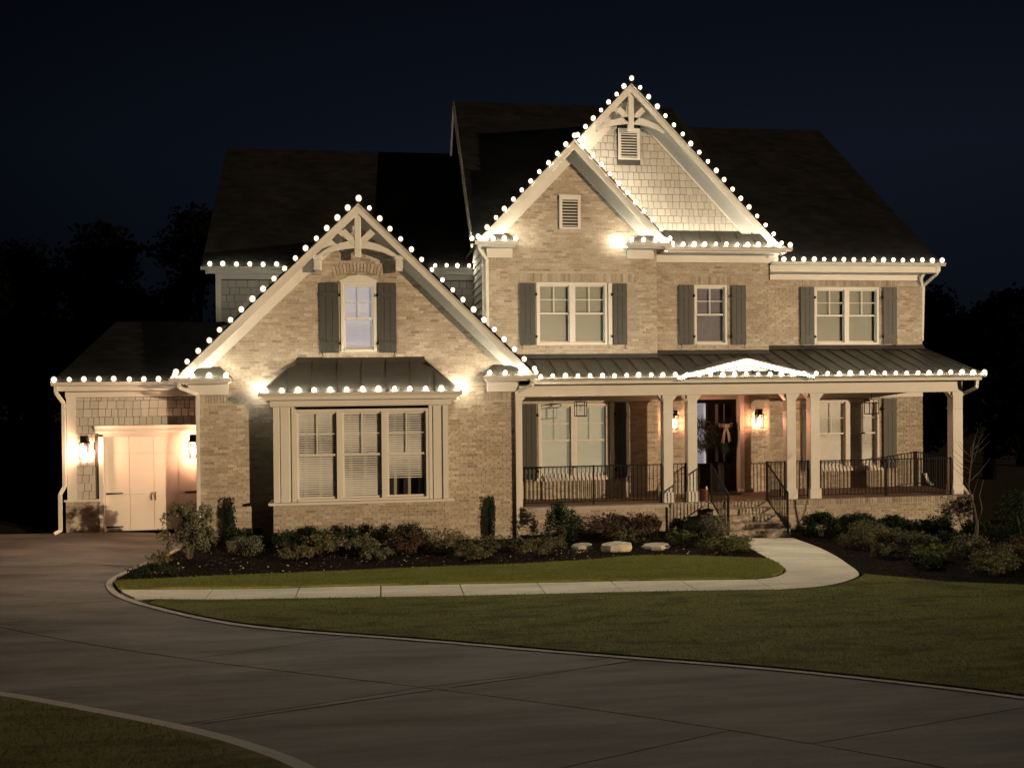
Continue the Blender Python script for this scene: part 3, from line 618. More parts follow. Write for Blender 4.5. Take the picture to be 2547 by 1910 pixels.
# roofs ------------------------------------------------------------
def gable_roof(cx, top, sl, half, y0, y1, thick=.06, side=(1, 1)):
    for s_, on in ((-1, side[0]), (1, side[1])):
        if not on: continue
        h = half + .05; t = .06
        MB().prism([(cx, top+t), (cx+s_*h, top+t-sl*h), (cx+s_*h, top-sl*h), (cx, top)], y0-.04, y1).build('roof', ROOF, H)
        MB().prism([(cx, top-.002), (cx+s_*half, top-.002-sl*half), (cx+s_*half, top-.03-sl*half), (cx, top-.03)], y0+.04, y0+.6).build('soffit', TRIM, H)
def rake(cx, top, sl, half, y, h=.235, side=(1, 1), th=.04):
    for s_, on in ((-1, side[0]), (1, side[1])):
        if not on: continue
        e_ = half; a = cx
        MB().prism([(a, top-.001), (cx+s_*e_, top-.001-sl*e_), (cx+s_*e_, top-h-sl*e_), (a, top-h)], y, y+th).build('rake_board', TRIM, H)
        MB().prism([(a, top+.03), (cx+s_*(e_+.02), top+.03-sl*(e_+.02)), (cx+s_*(e_+.02), top-.05-sl*e_), (a, top-.05)], y-.025, y-.002).build('rake_trim', TRIM, H)
def wallrake(cx, top, sl, half, y, h=.2):
    for s_ in (-1, 1):
        MB().prism([(cx, top-.03), (cx+s_*half, top-.03-sl*half), (cx+s_*half, top-.03-h-sl*half), (cx, top-.03-h)], y-.05, y-.014).build('rake_frieze', TRIM, H)
gable_roof(WC, WTOP, WSL, 4.05, 21.40, 26.19); rake(WC, WTOP, WSL, 4.03, 21.40); wallrake(WC, WTOP, WSL, 3.66, YW, .42)
gable_roof(AC, ATOP, ASL, 2.50, 23.30, 24.9, side=(0, 1)); rake(AC, ATOP, ASL, 2.50, 23.28); wallrake(AC, ATOP, ASL, 2.24, YA, .46)
MB().prism([(AC, ATOP-.002), (AC-2.5, ATOP-.002-ASL*2.5), (AC-2.5, ATOP-.03-ASL*2.5), (AC, ATOP-.03)], 23.32, 23.9).build('soffit', TRIM, H)
gable_roof(BC, BTOP, BSL, 4.10, 23.60, 29); rake(BC, BTOP, BSL, 4.10, 23.60, side=(0, 1)); wallrake(BC, BTOP, BSL, 3.7, YB, .58)
MB().prism([(BC, BTOP-.001), (AC+.02, BTOP-.001-BSL*(BC-AC-.02)), (AC+.02, BTOP-.235-BSL*(BC-AC-.02)), (BC, BTOP-.235)], 23.6, 23.64).build('rake_board', TRIM, H)
MB().prism([(AC, ATOP+.06), (AC-2.55, ATOP+.06-ASL*2.55), (AC-2.55, ATOP-ASL*2.55), (AC, ATOP)], 23.26, 23.56).build('roof', ROOF, H)
# main roof behind, with its left gable end
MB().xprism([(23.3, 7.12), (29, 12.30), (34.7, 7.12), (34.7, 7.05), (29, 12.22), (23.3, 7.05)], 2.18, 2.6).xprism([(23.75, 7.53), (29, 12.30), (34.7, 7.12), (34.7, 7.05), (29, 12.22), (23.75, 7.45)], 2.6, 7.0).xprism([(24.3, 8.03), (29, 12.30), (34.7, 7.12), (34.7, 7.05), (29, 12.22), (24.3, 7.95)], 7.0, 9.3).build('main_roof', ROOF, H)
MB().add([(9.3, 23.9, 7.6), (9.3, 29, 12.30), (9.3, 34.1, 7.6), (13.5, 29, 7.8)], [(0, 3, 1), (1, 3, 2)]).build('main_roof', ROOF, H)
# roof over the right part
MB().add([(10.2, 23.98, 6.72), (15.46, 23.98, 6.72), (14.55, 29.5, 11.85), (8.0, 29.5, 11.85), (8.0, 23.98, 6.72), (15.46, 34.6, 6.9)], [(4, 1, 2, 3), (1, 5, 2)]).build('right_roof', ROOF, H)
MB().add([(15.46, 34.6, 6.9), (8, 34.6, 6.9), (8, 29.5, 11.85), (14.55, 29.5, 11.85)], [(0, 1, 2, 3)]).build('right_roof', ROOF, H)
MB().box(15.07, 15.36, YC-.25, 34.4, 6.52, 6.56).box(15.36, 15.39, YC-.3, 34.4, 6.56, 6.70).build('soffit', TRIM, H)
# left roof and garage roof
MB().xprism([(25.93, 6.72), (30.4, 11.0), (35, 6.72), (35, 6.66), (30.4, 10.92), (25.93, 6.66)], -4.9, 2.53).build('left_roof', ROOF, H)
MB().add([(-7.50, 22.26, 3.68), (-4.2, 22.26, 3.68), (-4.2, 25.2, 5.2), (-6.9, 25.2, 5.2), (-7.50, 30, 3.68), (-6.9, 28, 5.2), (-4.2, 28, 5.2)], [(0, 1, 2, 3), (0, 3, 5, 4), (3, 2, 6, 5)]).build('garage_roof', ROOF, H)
MB().box(-4.4, -4.2, 22.3, 26.2, 3.5, 3.7).build('roof_filler', ROOF, H)
# eave returns with little metal roofs ------------------------------
def eave_return(x0, x1, y, z, wall, sgn, fr=.28, peak=None):
    # boxed return: gutter, soffit, frieze box below and hipped metal cap
    gutter(x0, x1, y, z)
    MB().box(x0+.06, x1-.06, y+.12, wall-.015, z-.12, z-.02).build('return_soffit', TRIM, H)
    xa, xb = (x0+.33, x1-.12) if sgn < 0 else (x0+.12, x1-.40)
    MB().box(xa, xb, wall-.09, wall-.012, z-.12-fr, z-.12).build('return_frieze', TRIM, H)
    pk = peak if peak is not None else (x0+x1)/2
    w_ = .18; zz = z+.26
    MB().add([(x0+.02, y+.05, z), (x1-.02, y+.05, z), (x1-.02, wall-.01, z), (x0+.02, wall-.01, z), (pk-w_, wall-.02, zz), (pk+w_, wall-.02, zz)], [(0, 1, 5, 4), (1, 2, 5), (3, 0, 4), (0, 3, 2, 1)]).build('return_roof', METAL, H)
eave_return(-4.75, -3.42, 21.34, 3.72, YW, -1, .26, -3.9); eave_return(2.27, 3.55, 21.34, 3.72, YW, 1, .26, 2.72)
eave_return(2.28, 3.40, 23.22, 7.12, YA, -1, .26, 3.0); eave_return(6.20, 7.42, 23.22, 7.12, YA, 1, .26, 6.85)
# skirt roof under the big gable
gutter(7.42, 10.82, 23.45, 7.06)
MB().box(7.3, 10.7, 23.57, YB-.012, 6.93, 6.97).box(7.12, 10.34, YB-.05, YB-.012, 6.70, 6.93).box(10.34, 10.6, YB-.05, YC, 6.70, 6.93).build('frieze_board', TRIM, H)
MB().add([(7.3, 23.52, 7.06), (10.72, 23.52, 7.06), (10.1, YB-.02, 7.52), (7.3, YB-.02, 7.52)], [(0, 1, 2, 3)]).build('skirt_roof', METAL, H)
for x in (7.9, 8.4, 8.9, 9.4, 9.85): MB().bar((x, 23.53, 7.075), (x, YB-.03, 7.53), .018, .03, (0, -1, 1)).build('seam', METAL, H)
# right eave
gutter(10.40, 15.50, 23.86, 6.74)
MB().box(10.40, 15.40, 23.98, 24.01, 6.52, 6.70).box(10.42, 15.38, 23.98, YC-.012, 6.48, 6.52).box(10.54, 15.07, YC-.05, YC-.013, 6.29, 6.48).build('frieze_board', TRIM, H)
# gable ornaments ---------------------------------------------------
def ornament(cx, y, ztop, zbot, zarc, zend, half, dz, brackets=True):
    mb = MB(); mb.box(cx-.075, cx+.075, y-.02, y+.10, zbot, ztop); o = mb.build('king_post', TRIM, H, bevel=.012)
    n = 14; up, lo = [], []
    for i in range(n+1):
        t = -1+2*i/n; z = zend + (zarc-zend)*(1-abs(t)**2.2); up.append((cx+t*half, z)); 
    for i in range(n+1):
        t = -1+2*i/n; z = zend-.05 + (zarc-.17-zend+.05)*(1-abs(t)**2.2)+.0; lo.append((cx+t*(half-.03), z-.0))
    for i in range(n):
        MB().prism([lo[i], lo[i+1], up[i+1], up[i]], y, y+.08).build('arch_beam', TRIM, H) if False else None
    mb = MB()
    for i in range(n): mb.prism([lo[i], lo[i+1], up[i+1], up[i]], y, y+.08)
    mb.build('arch_beam', TRIM, H)
    for s_ in (-1, 1): MB().bar((cx+s_*.04, y+.04, zarc-.08), (cx+s_*.34, y+.04, zarc+dz), .08, .15, (0, 0, 1)).build('brace', TRIM, H)
ornament(-.585, 21.45, 7.44, 6.46, 6.83, 6.46, .95, .22)
for x in (-1.50, .35): MB().box(x-.08, x+.08, 21.45, YW, 6.17, 6.40).box(x-.10, x+.10, 21.42, YW, 6.40, 6.50).build('bracket', TRIM, H, bevel=.01)
ornament(6.46, 23.66, 11.1, 10.12, 10.46, 10.12, .93, .22)
# vents ---------------------------------------------------------------
def vent(x0, x1, z0, z1, y):
    v = MB().box(x0, x0+.075, y-.05, y, z0, z1).box(x1-.075, x1, y-.05, y, z0, z1).box(x0+.075, x1-.075, y-.05, y, z0, z0+.05).box(x0-.0, x1+.0, y-.06, y, z1-.12, z1).build('gable_vent', TRIM, H)
    MB().box(x0+.07, x1-.07, y-.004, y-.001, z0, z1).build('backing', DARK, v)
    n = 9; dz = (z1-.12-z0-.05)/n
    for i in range(n): z = z0+.05+dz*(i+.5); MB().bar((x0+.075, y-.025, z), (x1-.075, y-.025, z), .045, .012, (0, -.8, 1)).build('louver', TRIM, v)
vent(4.52, 5.08, 7.50, 8.38, YA-.014); vent(6.17, 6.76, 9.40, 10.22, YB-.03)

# windows ---------------------------------------------------------------
def window(x0, x1, z0, z1, y, units, blind, rec=.05, casing=.07, meet=.5, lab=None, head=True):
    """double hung sashes, upper sash four panes; y = plane of the casing"""
    fr = MB(); c = casing
    fr.box(x0, x0+c, y, y+.1, z0, z1).box(x1-c, x1, y, y+.1, z0, z1).box(x0+c, x1-c, y, y+.1, z1-c, z1).box(x0+c, x1-c, y-.02, y+.1, z0, z0+c*.8)
    wd = fr.build('window', TRIM, H, bevel=.004)
    if lab: wd['label'] = lab
    n = units; tot = x1-x0-2*c; mw = .13 if n > 1 else 0; uw = (tot-mw*(n-1))/n
    for i in range(n-1):
        a = x0+c+uw*(i+1)+mw*i; MB().box(a, a+mw, y+.005, y+.1, z0+c*.8, z1-c).build('mullion', TRIM, wd)
    za, zb = z0+c*.8, z1-c; zm = za+(zb-za)*meet
    for i in range(n):
        a = x0+c+(uw+mw)*i; b = a+uw; s = .035; ys = y+rec
        sh = MB().box(a, a+s, ys, ys+.03, zm, zb).box(b-s, b, ys, ys+.03, zm, zb).box(a+s, b-s, ys, ys+.03, zb-s, zb).box(a+s, b-s, ys-.005, ys+.03, zm-.01, zm+.035)
        sh.build('sash', TRIM, wd)
        MB().box(a, a+s, ys+.02, ys+.045, za, zm-.01).box(b-s, b, ys+.02, ys+.045, za, zm-.01).box(a+s, b-s, ys+.02, ys+.045, za, za+s*1.3).build('sash', TRIM, wd)
        mx = (a+b)/2; mz = (zm+.035+zb-s)/2
        MB().box(mx-.011, mx+.011, ys+.004, ys+.02, zm+.035, zb-s).box(a+s, mx-.0111, ys+.004, ys+.02, mz-.011, mz+.011).box(mx+.0111, b-s, ys+.004, ys+.02, mz-.011, mz+.011).build('muntin', TRIM, wd)
        for (p, q) in ((a+s, mx-.011), (mx+.011, b-s)):
            for (r_, t_) in ((zm+.035, mz-.011), (mz+.011, zb-s)): MB().add([(p, ys+.014, r_), (q, ys+.014, r_), (q, ys+.014, t_), (p, ys+.014, t_)], [(0, 1, 2, 3)]).build('pane', GLASS, wd)
        MB().add([(a+s, ys+.034, za+s), (b-s, ys+.034, za+s), (b-s, ys+.034, zm-.01), (a+s, ys+.034, zm-.01)], [(0, 1, 2, 3)]).build('pane', GLASS, wd)
        yb = ys+.065
        MB().box(a-.05, b+.05, yb+.35, yb+.37, za-.05, zb+.05).build('room', DARK, wd)
        if blind[0] == 'slats':
            _, m, pitch, tilt, drop = blind; mb = MB(); z = zb-.05; k = 0
            lowz = za+.03+drop[i % len(drop)]*(zb-za)
            while z > lowz:
                tt = tilt*(1+.25*math.sin(z*5+i*2)); mb.bar((a+.02, yb, z), (b-.02, yb, z), .048, .003, (0, -math.sin(tt), math.cos(tt))); z -= pitch
            mb.box(a+.02, b-.02, yb-.02, yb+.02, zb-.05, zb-.01).box(a+.02, b-.02, yb-.012, yb+.012, lowz-.03, lowz-.01); mb.build('blind', m, wd)
            for sx in (.18, .55, .86):     # folds of a curtain hanging further in
                xx = a+uw*sx; MB().tube([(xx, yb+.16, zb), (xx+.01, yb+.17, (za+zb)/2), (xx, yb+.16, za)], .045, 6).build('curtain', SHADE, wd)
        elif blind[0] == 'shade':
            _, m, gap = blind
            MB().box(a-.02, b-gap, yb, yb+.004, za, zb).box(b-gap*.62, b-gap*.45, yb+.06, yb+.1, za, zb).build('roller_shade', m, wd)
            if len(blind) and m is SHADE: MB().box(a-.02, b, yb+.05, yb+.06, mz-.05, mz-.02).build('rail', m, wd)
    MB().box(x0, x1, y+.6, y+.62, z0, z1).build('room', DARK, wd)
    return wd
bw = MB()
window(-2.03, .98, .93, 3.0, 21.15, 3, ('slats', BLIND, .052, .9, [0, 0, .22]), casing=.07, meet=.5, lab='wide triple window of the bay with half open blinds')
window(-1.0, -.18, 4.30, 5.92, YW-.03, 1, ('slats', LIT, .040, 1.25, [0]), casing=.075, rec=.012, meet=.47, lab='single window in the left gable glowing pale lavender')
MB().prism([(-1.03, 5.92), (-.15, 5.92), (-.15, 5.95), (-.37, 6.05), (-.59, 6.085), (-.81, 6.05), (-1.03, 5.95)], YW-.05, YW-.014).build('window_head', TRIM, H)
window(*winA[:2], winA[2], winA[3], YA-.02, 2, ('shade', SHADE, .07), lab='upstairs double window under the small brick gable')
window(*winB[:2], winB[2], winB[3], YB-.02, 1, ('shade', mat('lavender_grey_shade', (.20, .18, .205), .8), .02), casing=.06, lab='narrow single upstairs window between the two double ones')
window(*winC[:2], winC[2], winC[3], YC-.02, 2, ('shade', SHADE, .09), lab='upstairs double window at the right end')
window(*lowA[:2], lowA[2], lowA[3], YA-.02, 2, ('slats', LIT2, .040, 1.25, [0]), lab='porch window left of the columns with pale closed blinds')
window(*lowC[:2], lowC[2], lowC[3], YC-.02, 2, ('slats', BLIND, .05, 1.25, [0]), lab='porch window at the right end of the porch')
MB().box(3.85, 5.86, YA-.06, YA-.01, .98, 1.05).box(11.8, 13.82, YC-.06, YC-.01, .98, 1.05).build('window_sill', TRIM, H)
# inner lit side of the bay interior closed off
MB().box(-2.4, 1.4, 21.76, 21.79, .5, 3.3).build('bay_back', DARK, H)
# shutters ---------------------------------------------------------------
def shutter(x0, x1, z0, z1, y, hinge_side, dog=True):
    s = MB().box(x0+.01, x1-.01, y-.036, y-.028, z0+.01, z1-.01).build('shutter', SHUT, H)
    for za, zb in ((z1-.34, z1-.24), (z0+.16, z0+.26)): MB().box(x0, x1, y-.07, y-.058, za, zb).build('batten', SHUT, s)
    n = 3; w = (x1-x0)/n
    for i in range(n): MB().box(x0+w*i+.004, x0+w*(i+1)-.004, y-.057, y-.035, z0, z1).build('board', SHUT, s)
    hx = x0-.02 if hinge_side < 0 else x1+.02
    for z in (z1-.29, z0+.22): MB().box(hx-.025, hx+.025, y-.085, y-.05, z-.035, z+.03).build('hinge', BLACK, s)
    if dog:
        dx = x1-.05 if hinge_side < 0 else x0+.05; t = 1 if hinge_side < 0 else -1
        MB().tube([(dx, y-.06, z0+.02), (dx, y-.075, z0-.04), (dx-t*.03, y-.075, z0-.085), (dx-t*.005, y-.075, z0-.11), (dx+t*.025, y-.075, z0-.095)], .009, 5).build('shutter_dog', BLACK, s)
    return s
shutter(-1.48, -1.04, 4.28, 5.91, YW, 1); shutter(-.14, .28, 4.28, 5.91, YW, -1)
shutter(3.46, 3.87, 4.50, 6.10, YA, 1); shutter(5.92, 6.30, 4.50, 6.10, YA, -1); MB().box(5.80, 5.90, YA-.05, YA-.01, 4.5, 6.1).build('casing', TRIM, H)
shutter(7.81, 8.20, 4.50, 6.10, YB, 1); shutter(9.28, 9.68, 4.50, 6.10, YB, -1)
shutter(11.42, 11.82, 4.50, 6.10, YC, 1); shutter(13.87, 14.28, 4.50, 6.10, YC, -1)
shutter(3.46, 3.88, 1.02, 2.98, YA, 1); shutter(5.98, 6.34, 1.02, 2.98, YA, -1); MB().box(5.82, 5.93, YA-.05, YA-.01, 1.05, 2.98).build('casing', TRIM, H)
shutter(11.45, 11.85, 1.02, 2.98, YC, 1); shutter(13.86, 14.26, 1.02, 2.98, YC, -1)

# porch ---------------------------------------------------------------
PYE = 22.0
def proof(y): return 3.655 + .31*(y-PYE)
pw = .42; x = 3.35; qs = []
while x < 15.3:
    a, b = x, min(x+pw, 15.32); yb = YA-.01 if b <= 7.13 else (YB-.01 if b <= 10.36 else YC-.01)
    ca, cb = (a, b)
    if a > 14.5:                                # raking right edge
        ca, cb = a - .30*(a-14.5), b - .30*(b-14.5)
    roof_panels([((a, PYE, proof(PYE)), (b-.004, PYE, proof(PYE)), (cb-.004, yb, proof(yb)), (ca, yb, proof(yb)))]); x += pw
for a, b, yb in ((3.1, 7.12, YA), (7.12, 10.34, YB), (10.34, 15.1, YC)):
    MB().xprism([(yb-.12, proof(yb-.12)+.02), (yb-.014, proof(yb)+.10), (yb-.014, proof(yb)-.0)], a, b).build('flashing', METAL, H)
gutter(3.62, 15.36, 21.90, 3.665)
MB().box(3.56, 15.28, 22.02, 22.05, 3.50, 3.64).box(3.56, 15.28, 22.05, YP, 3.50, 3.53).build('fascia_board', TRIM, H)
MB().add([(15.28, 22.05, 3.6), (15.28, YC, 4.3), (15.28, YC, 3.5), (15.28, 22.05, 3.5)], [(0, 1, 2, 3)]).build('porch_side', TRIM, H)
MB().box(3.08, 14.98, YP-.02, YP+.26, 3.19, 3.50).build('porch_beam', TRIM, H, bevel=.01)
MB().box(14.72, 14.98, YP+.26, YC, 3.19, 3.50).build('porch_beam', TRIM, H)
MB().box(3.1, 14.72, YP+.26, YC-.01, 3.22, 3.26).build('porch_ceiling', TRIM, H)
MB().box(2.55, 7.12, YA-.05, YA-.01, 3.02, 3.2).box(7.14, 10.34, YB-.05, YB-.01, 3.12, 3.2).box(10.36, 15.05, YC-.05, YC-.01, 3.02, 3.2).build('frieze_board', TRIM, H)
# low pediment over the steps
PX, PT, PSL, PHf = 8.90, 4.09, .245, 1.78
for s_ in (-1, 1):
    MB().prism([(PX, PT), (PX+s_*PHf, PT-PSL*PHf), (PX+s_*(PHf-.42), PT-PSL*PHf), (PX, PT-.14)], 21.96, 22.0).build('pediment_rake', TRIM, H)
    MB().prism([(PX, PT+.03), (PX+s_*(PHf+.06), PT+.03-PSL*(PHf+.06)), (PX+s_*PHf, PT-.003-PSL*PHf), (PX, PT-.003)], 21.92, 23.6).build('pediment_roof', METAL, H)
MB().prism([(PX-1.3, 3.66), (PX+1.3, 3.66), (PX, PT-.1)], 22.40, 22.44).build('pediment_face', TRIM, H)
# columns
def column(x0, x1, y=YP):
    c = MB().box(x0, x1, y, y+(x1-x0), .75, 3.19).build('porch_column', TRIM, H, bevel=.008)
    MB().box(x0-.03, x1+.03, y-.03, y+(x1-x0)+.03, .50, .76).build('base', TRIM, c, bevel=.008)
    MB().box(x0-.015, x1+.015, y-.015, y+(x1-x0)+.015, 2.74, 2.77).build('neck_band', TRIM, c, bevel=.005)
    MB().box(x0-.02, x1+.02, y-.02, y+(x1-x0)+.02, 3.09, 3.19).build('cap', TRIM, c)
    for s_, xx in ((-1, x0), (1, x1)): MB().prism([(xx, 3.19), (xx+s_*.13, 3.19), (xx, 3.03)][::1], y+.02, y+(x1-x0)-.02).build('corner_block', TRIM, c)
for x0 in (6.89, 7.52, 10.14, 10.78, 14.72): column(x0, x0+.25)
MB().prism([(3.1, 3.19), (3.42, 3.19), (3.30, 3.06), (3.1, 3.06)], YP+.02, YP+.22).build('corner_block', TRIM, H)
MB().box(3.12, 3.32, YP+.0, YP+.2, .5, 3.19).build('half_column', TRIM, H)
# floor, foundation, steps
FLOOR = mat('porch_brick_floor', (.17, .115, .08), .8, var=.25, scale=5)
MB().box(3.08, 7.98, 22.24, YC, .44, .498).box(7.98, 15.18, 22.24, YC, .44, .5).build('porch_floor', FLOOR, H)
MB().box(3.08, 7.96, 22.17, 22.45, .42, .502).build('stone_ledge', STONE, H, bevel=.006)
MB().box(3.08, 15.16, 22.25, 22.6, -.9, .42).box(14.9, 15.16, 22.6, 24.3, -.9, .42).build('foundation', MORTAR, H)
brick_wall(3.1, 8.0, -.4, .415, 22.25); brick_wall(9.6, 15.17, -.9, .36, 22.25); brick_wall(22.26, 24.3, -.9, .36, 15.17, axis='y', s=-1)
xx = 9.62
while xx < 15.16:
    brick(BR_ALL, xx, xx+.057, 22.225, .37, .506, t=.2); xx += .067
for k in range(5):                              # brick steps with rowlock treads
    yf = 22.22-.29*k; zt_ = .5-.136*k; st = MB().box(8.0, 9.6, yf+.005, 22.24 if k == 0 else 22.24-.29*(k-1), -.4, zt_-.012).build('step', MORTAR, H)
    xx = 8.0
    while xx < 9.58:
        b_ = MB(); brick(b_, xx, min(xx+.057, 9.6), yf, zt_-.066, zt_+random.uniform(-.002, .002), t=.30); b_.build('brick', BRICK, st); xx += .067
    xx = 8.0 - (.1 if k % 2 else 0)
    while xx < 9.59:
        brick(BR_ALL, max(xx, 8.0), min(xx+BW, 9.6), yf+.004, zt_-.133, zt_-.076); xx += BW+MJ
brick_wall(21.05, 22.22, -.3, .0, 9.6, axis='y', s=-1)
# front door
DR = MB().box(8.02, 8.09, YB-.02, YB+.32, .5, 3.12).box(9.50, 9.62, YB-.03, YB+.32, .5, 3.12).box(8.09, 9.50, YB+.1, YB+.32, 3.02, 3.12).build('door_frame', TRIM, H)
MB().box(8.05, 9.55, YB+.2, YB+.34, .5, .56).build('threshold', DARK, DR)
def leaf(x0, x1, lit):
    y = YB+.24; d = MB().box(x0, x0+.10, y, y+.05, .56, 3.02).box(x1-.10, x1, y, y+.05, .56, 3.02).box(x0+.1, x1-.1, y, y+.05, 2.92, 3.02).box(x0+.1, x1-.1, y, y+.05, .56, 1.28).box(x0+.1, x1-.1, y+.005, y+.045, 2.24, 2.28).build('front_door', FDOOR, H)
    MB().box(x0+.16, x1-.16, y-.012, y-.0, .70, 1.14).build('panel', FDOOR, d, bevel=.01)
    MB().add([(x0+.1, y+.02, 1.28), (x1-.1, y+.02, 1.28), (x1-.1, y+.02, 2.92), (x0+.1, y+.02, 2.92)], [(0, 1, 2, 3)]).build('pane', GLASS, d)
    MB().box(x0+.05, x1-.05, y+.3, y+.31, .6, 3.0).build('hallway', LIT if lit else DARK, d)
    hx = x1-.05 if lit else x0+.05
    MB().tube([(hx, y-.01, 1.62), (hx, y-.05, 1.58), (hx, y-.05, 1.38), (hx, y-.01, 1.34)], .011, 6).build('handle', BLACK, d)
    return d
leaf(8.09, 8.79, True); dR = leaf(8.80, 9.50, False)
MB().box(8.96, 9.06, YB+.45, YB+.47, 1.3, 2.88).box(9.22, 9.25, YB+.45, YB+.47, 1.3, 2.88).build('curtain', BLIND, dR)
# downspouts
def spout(pts, kick=True, r=.035):
    d = MB()
    for a, b in zip(pts, pts[1:]): d.bar(a, b, .075, .055, (0, 1, 0.001))
    for p in pts[1:-1]: d.ball(p, .041, 8, 5)
    return d.build('downspout', TRIM, H)
spout([(-7.44, 22.32, 3.58), (-7.44, 22.32, 3.42), (-7.34, YG-.1, 3.18), (-7.34, YG-.1, 1.25), (-7.42, YG-.16, 1.08), (-7.42, YG-.16, .25), (-7.52, YG-.3, .2)])
spout([(-4.55, 21.45, 3.62), (-4.55, 21.45, 3.52), (-4.21, YW-.08, 3.36), (-4.21, YW-.08, .1), (-4.21, YW-.08, -.05)])
spout([(3.42, 21.45, 3.62), (3.42, 21.45, 3.50), (3.10, YW-.08, 3.33), (3.10, YW-.08, -.12), (3.22, YW-.25, -.2)])
spout([(2.40, 23.3, 7.03), (2.40, 23.32, 6.92), (2.62, YA-.08, 6.68), (2.62, YA-.08, 4.2)])
spout([(15.30, 24.0, 6.66), (15.30, 24.0, 6.45), (15.12, YC+.02, 6.15), (15.12, YC+.1, 4.6)])
spout([(15.16, 24.2, 6.62), (14.98, YC-.1, 6.36), (15.10, YC+.05, 6.1)])
spout([(15.18, 22.05, 3.58), (15.18, 22.1, 3.30), (15.02, YP+.12, 3.1), (15.02, YP+.12, .75), (15.10, YP+.05, .6), (15.10, YP-.1, .5)])
spout([(15.10, YC-.05, .85), (15.18, YC-.1, .6), (15.24, YC-.2, .53)])
MB().box(-3.16, -2.84, YW-.03, YW-.015, -.02, .28).build('crawl_vent', DARK, H)
# light laid bricks and shakes as objects
BRW = MB(); cube_b = MB(); brick(cube_b, 0, 1, .012, 0, 1, t=.03)
me_b = MB().add([(0,0,0),(1,0,0),(1,0,1),(0,0,1),(0,.03,0),(1,.03,0),(1,.03,1),(0,.03,1)], [(0,1,2,3),(1,5,6,2),(5,4,7,6),(4,0,3,7),(3,2,6,7),(4,5,1,0)]).mesh('brick', BRICK, (0, 0, 0))
bw_par = [o for o in H.children if o.name == 'bay_base'][0]
for (p, q, y, z0, z1) in BR_IND:
    o = obj_from('brick', me_b, bw_par, (p, y-.012+random.uniform(-.003, .003), z0)); o.scale = (q-p, 1, z1-z0)
me_s = MB().add([(0,-.046,0),(1,-.046,0),(1,-.018,1),(0,-.018,1),(0,0,0),(1,0,0),(1,0,1),(0,0,1)], [(0,1,2,3),(4,0,3,7),(1,5,6,2),(3,2,6,7),(4,5,1,0)]).mesh('shingle', SHAKE, (0, 0, 0))
gw = [o for o in H.children if o.name.startswith('garage_wall')][0]; gb = [o for o in H.children if o.name == 'gable_wall.002'][0]
for (p, q, y, z0, z1) in SH_IND:
    o = obj_from('shingle', me_s, gw if y == YG else gb, (p, y, z0)); o.scale = (q-p, 1, z1-z0)
o = BR_ALL.build('brick_courses', BRICK, H); o['kind'] = 'stuff'
o = SH_ALL.build('shingle_courses', SHAKE, H); o['kind'] = 'stuff'

# ------------------------------------------------------------------ railings
def railing(label, a, b, zt0, zt1, zb0, zb1, posts=(0, 1), sp=.102, postz=None, group='black iron railings of the porch'):
    a, b = Vector(a), Vector(b); r = empty('iron_railing', (a.x, a.y, zb0), label, 'railing', group)
    L_ = (b-a).length
    MB().bar((a.x, a.y, zt0), (b.x, b.y, zt1), .04, .022).build('top_rail', BLACK, r); MB().bar((a.x, a.y, zb0+.08), (b.x, b.y, zb1+.08), .03, .018).build('bottom_rail', BLACK, r)
    for t in posts:
        p = a+(b-a)*t; zt_ = zt0+(zt1-zt0)*t; zb_ = zb0+(zb1-zb0)*t; MB().box(p.x-.018, p.x+.018, p.y-.018, p.y+.018, zb_-(.02 if postz is None else postz), zt_+.02).build('post', BLACK, r)
    n = int(L_/sp); me = None
    for i in range(1, n):
        t = i/n; p = a+(b-a)*t; zb_ = zb0+.08+(zb1-zb0)*t; h = zt0+(zt1-zt0)*t-zb_
        if min(abs(t-q) for q in posts)*L_ < .04: continue
        if me is None: me = MB().box(-.0075, .0075, -.0075, .0075, 0, 1).mesh('baluster', BLACK, (0, 0, 0))
        o = obj_from('baluster', me, r, (p.x, p.y, zb_)); o.scale = (1, 1, h)
    return r
railing('long black iron railing in front of the left porch window', (3.37, 22.45), (6.84, 22.45), 1.46, 1.46, .5, .5, (0, .5, 1))
railing('short black railing panel between the two left columns', (7.17, 22.5), (7.49, 22.5), 1.46, 1.46, .5, .5)
railing('short black railing panel between the two right columns', (10.42, 22.5), (10.75, 22.5), 1.46, 1.46, .5, .5)
railing('black railing panel from the right stair rail to the nearest column', (9.62, 22.45), (10.1, 22.45), 1.46, 1.46, .5, .5)
railing('long black iron railing between the right columns and the corner column', (11.07, 22.45), (14.68, 22.45), 1.46, 1.46, .5, .5, (0, .5, 1))
railing('side railing running back from the corner column to the house wall', (14.85, 22.7), (14.85, 24.3), 1.46, 1.46, .5, .5)
railing('sloping stair rail on the left of the brick steps', (8.07, 22.25), (8.05, 21.02), 1.46, .86, .46, -.10, group='iron stair rails', sp=.09)
railing('sloping stair rail on the right of the brick steps', (9.53, 22.25), (9.52, 21.0), 1.46, .86, .46, -.10, group='iron stair rails', sp=.09)

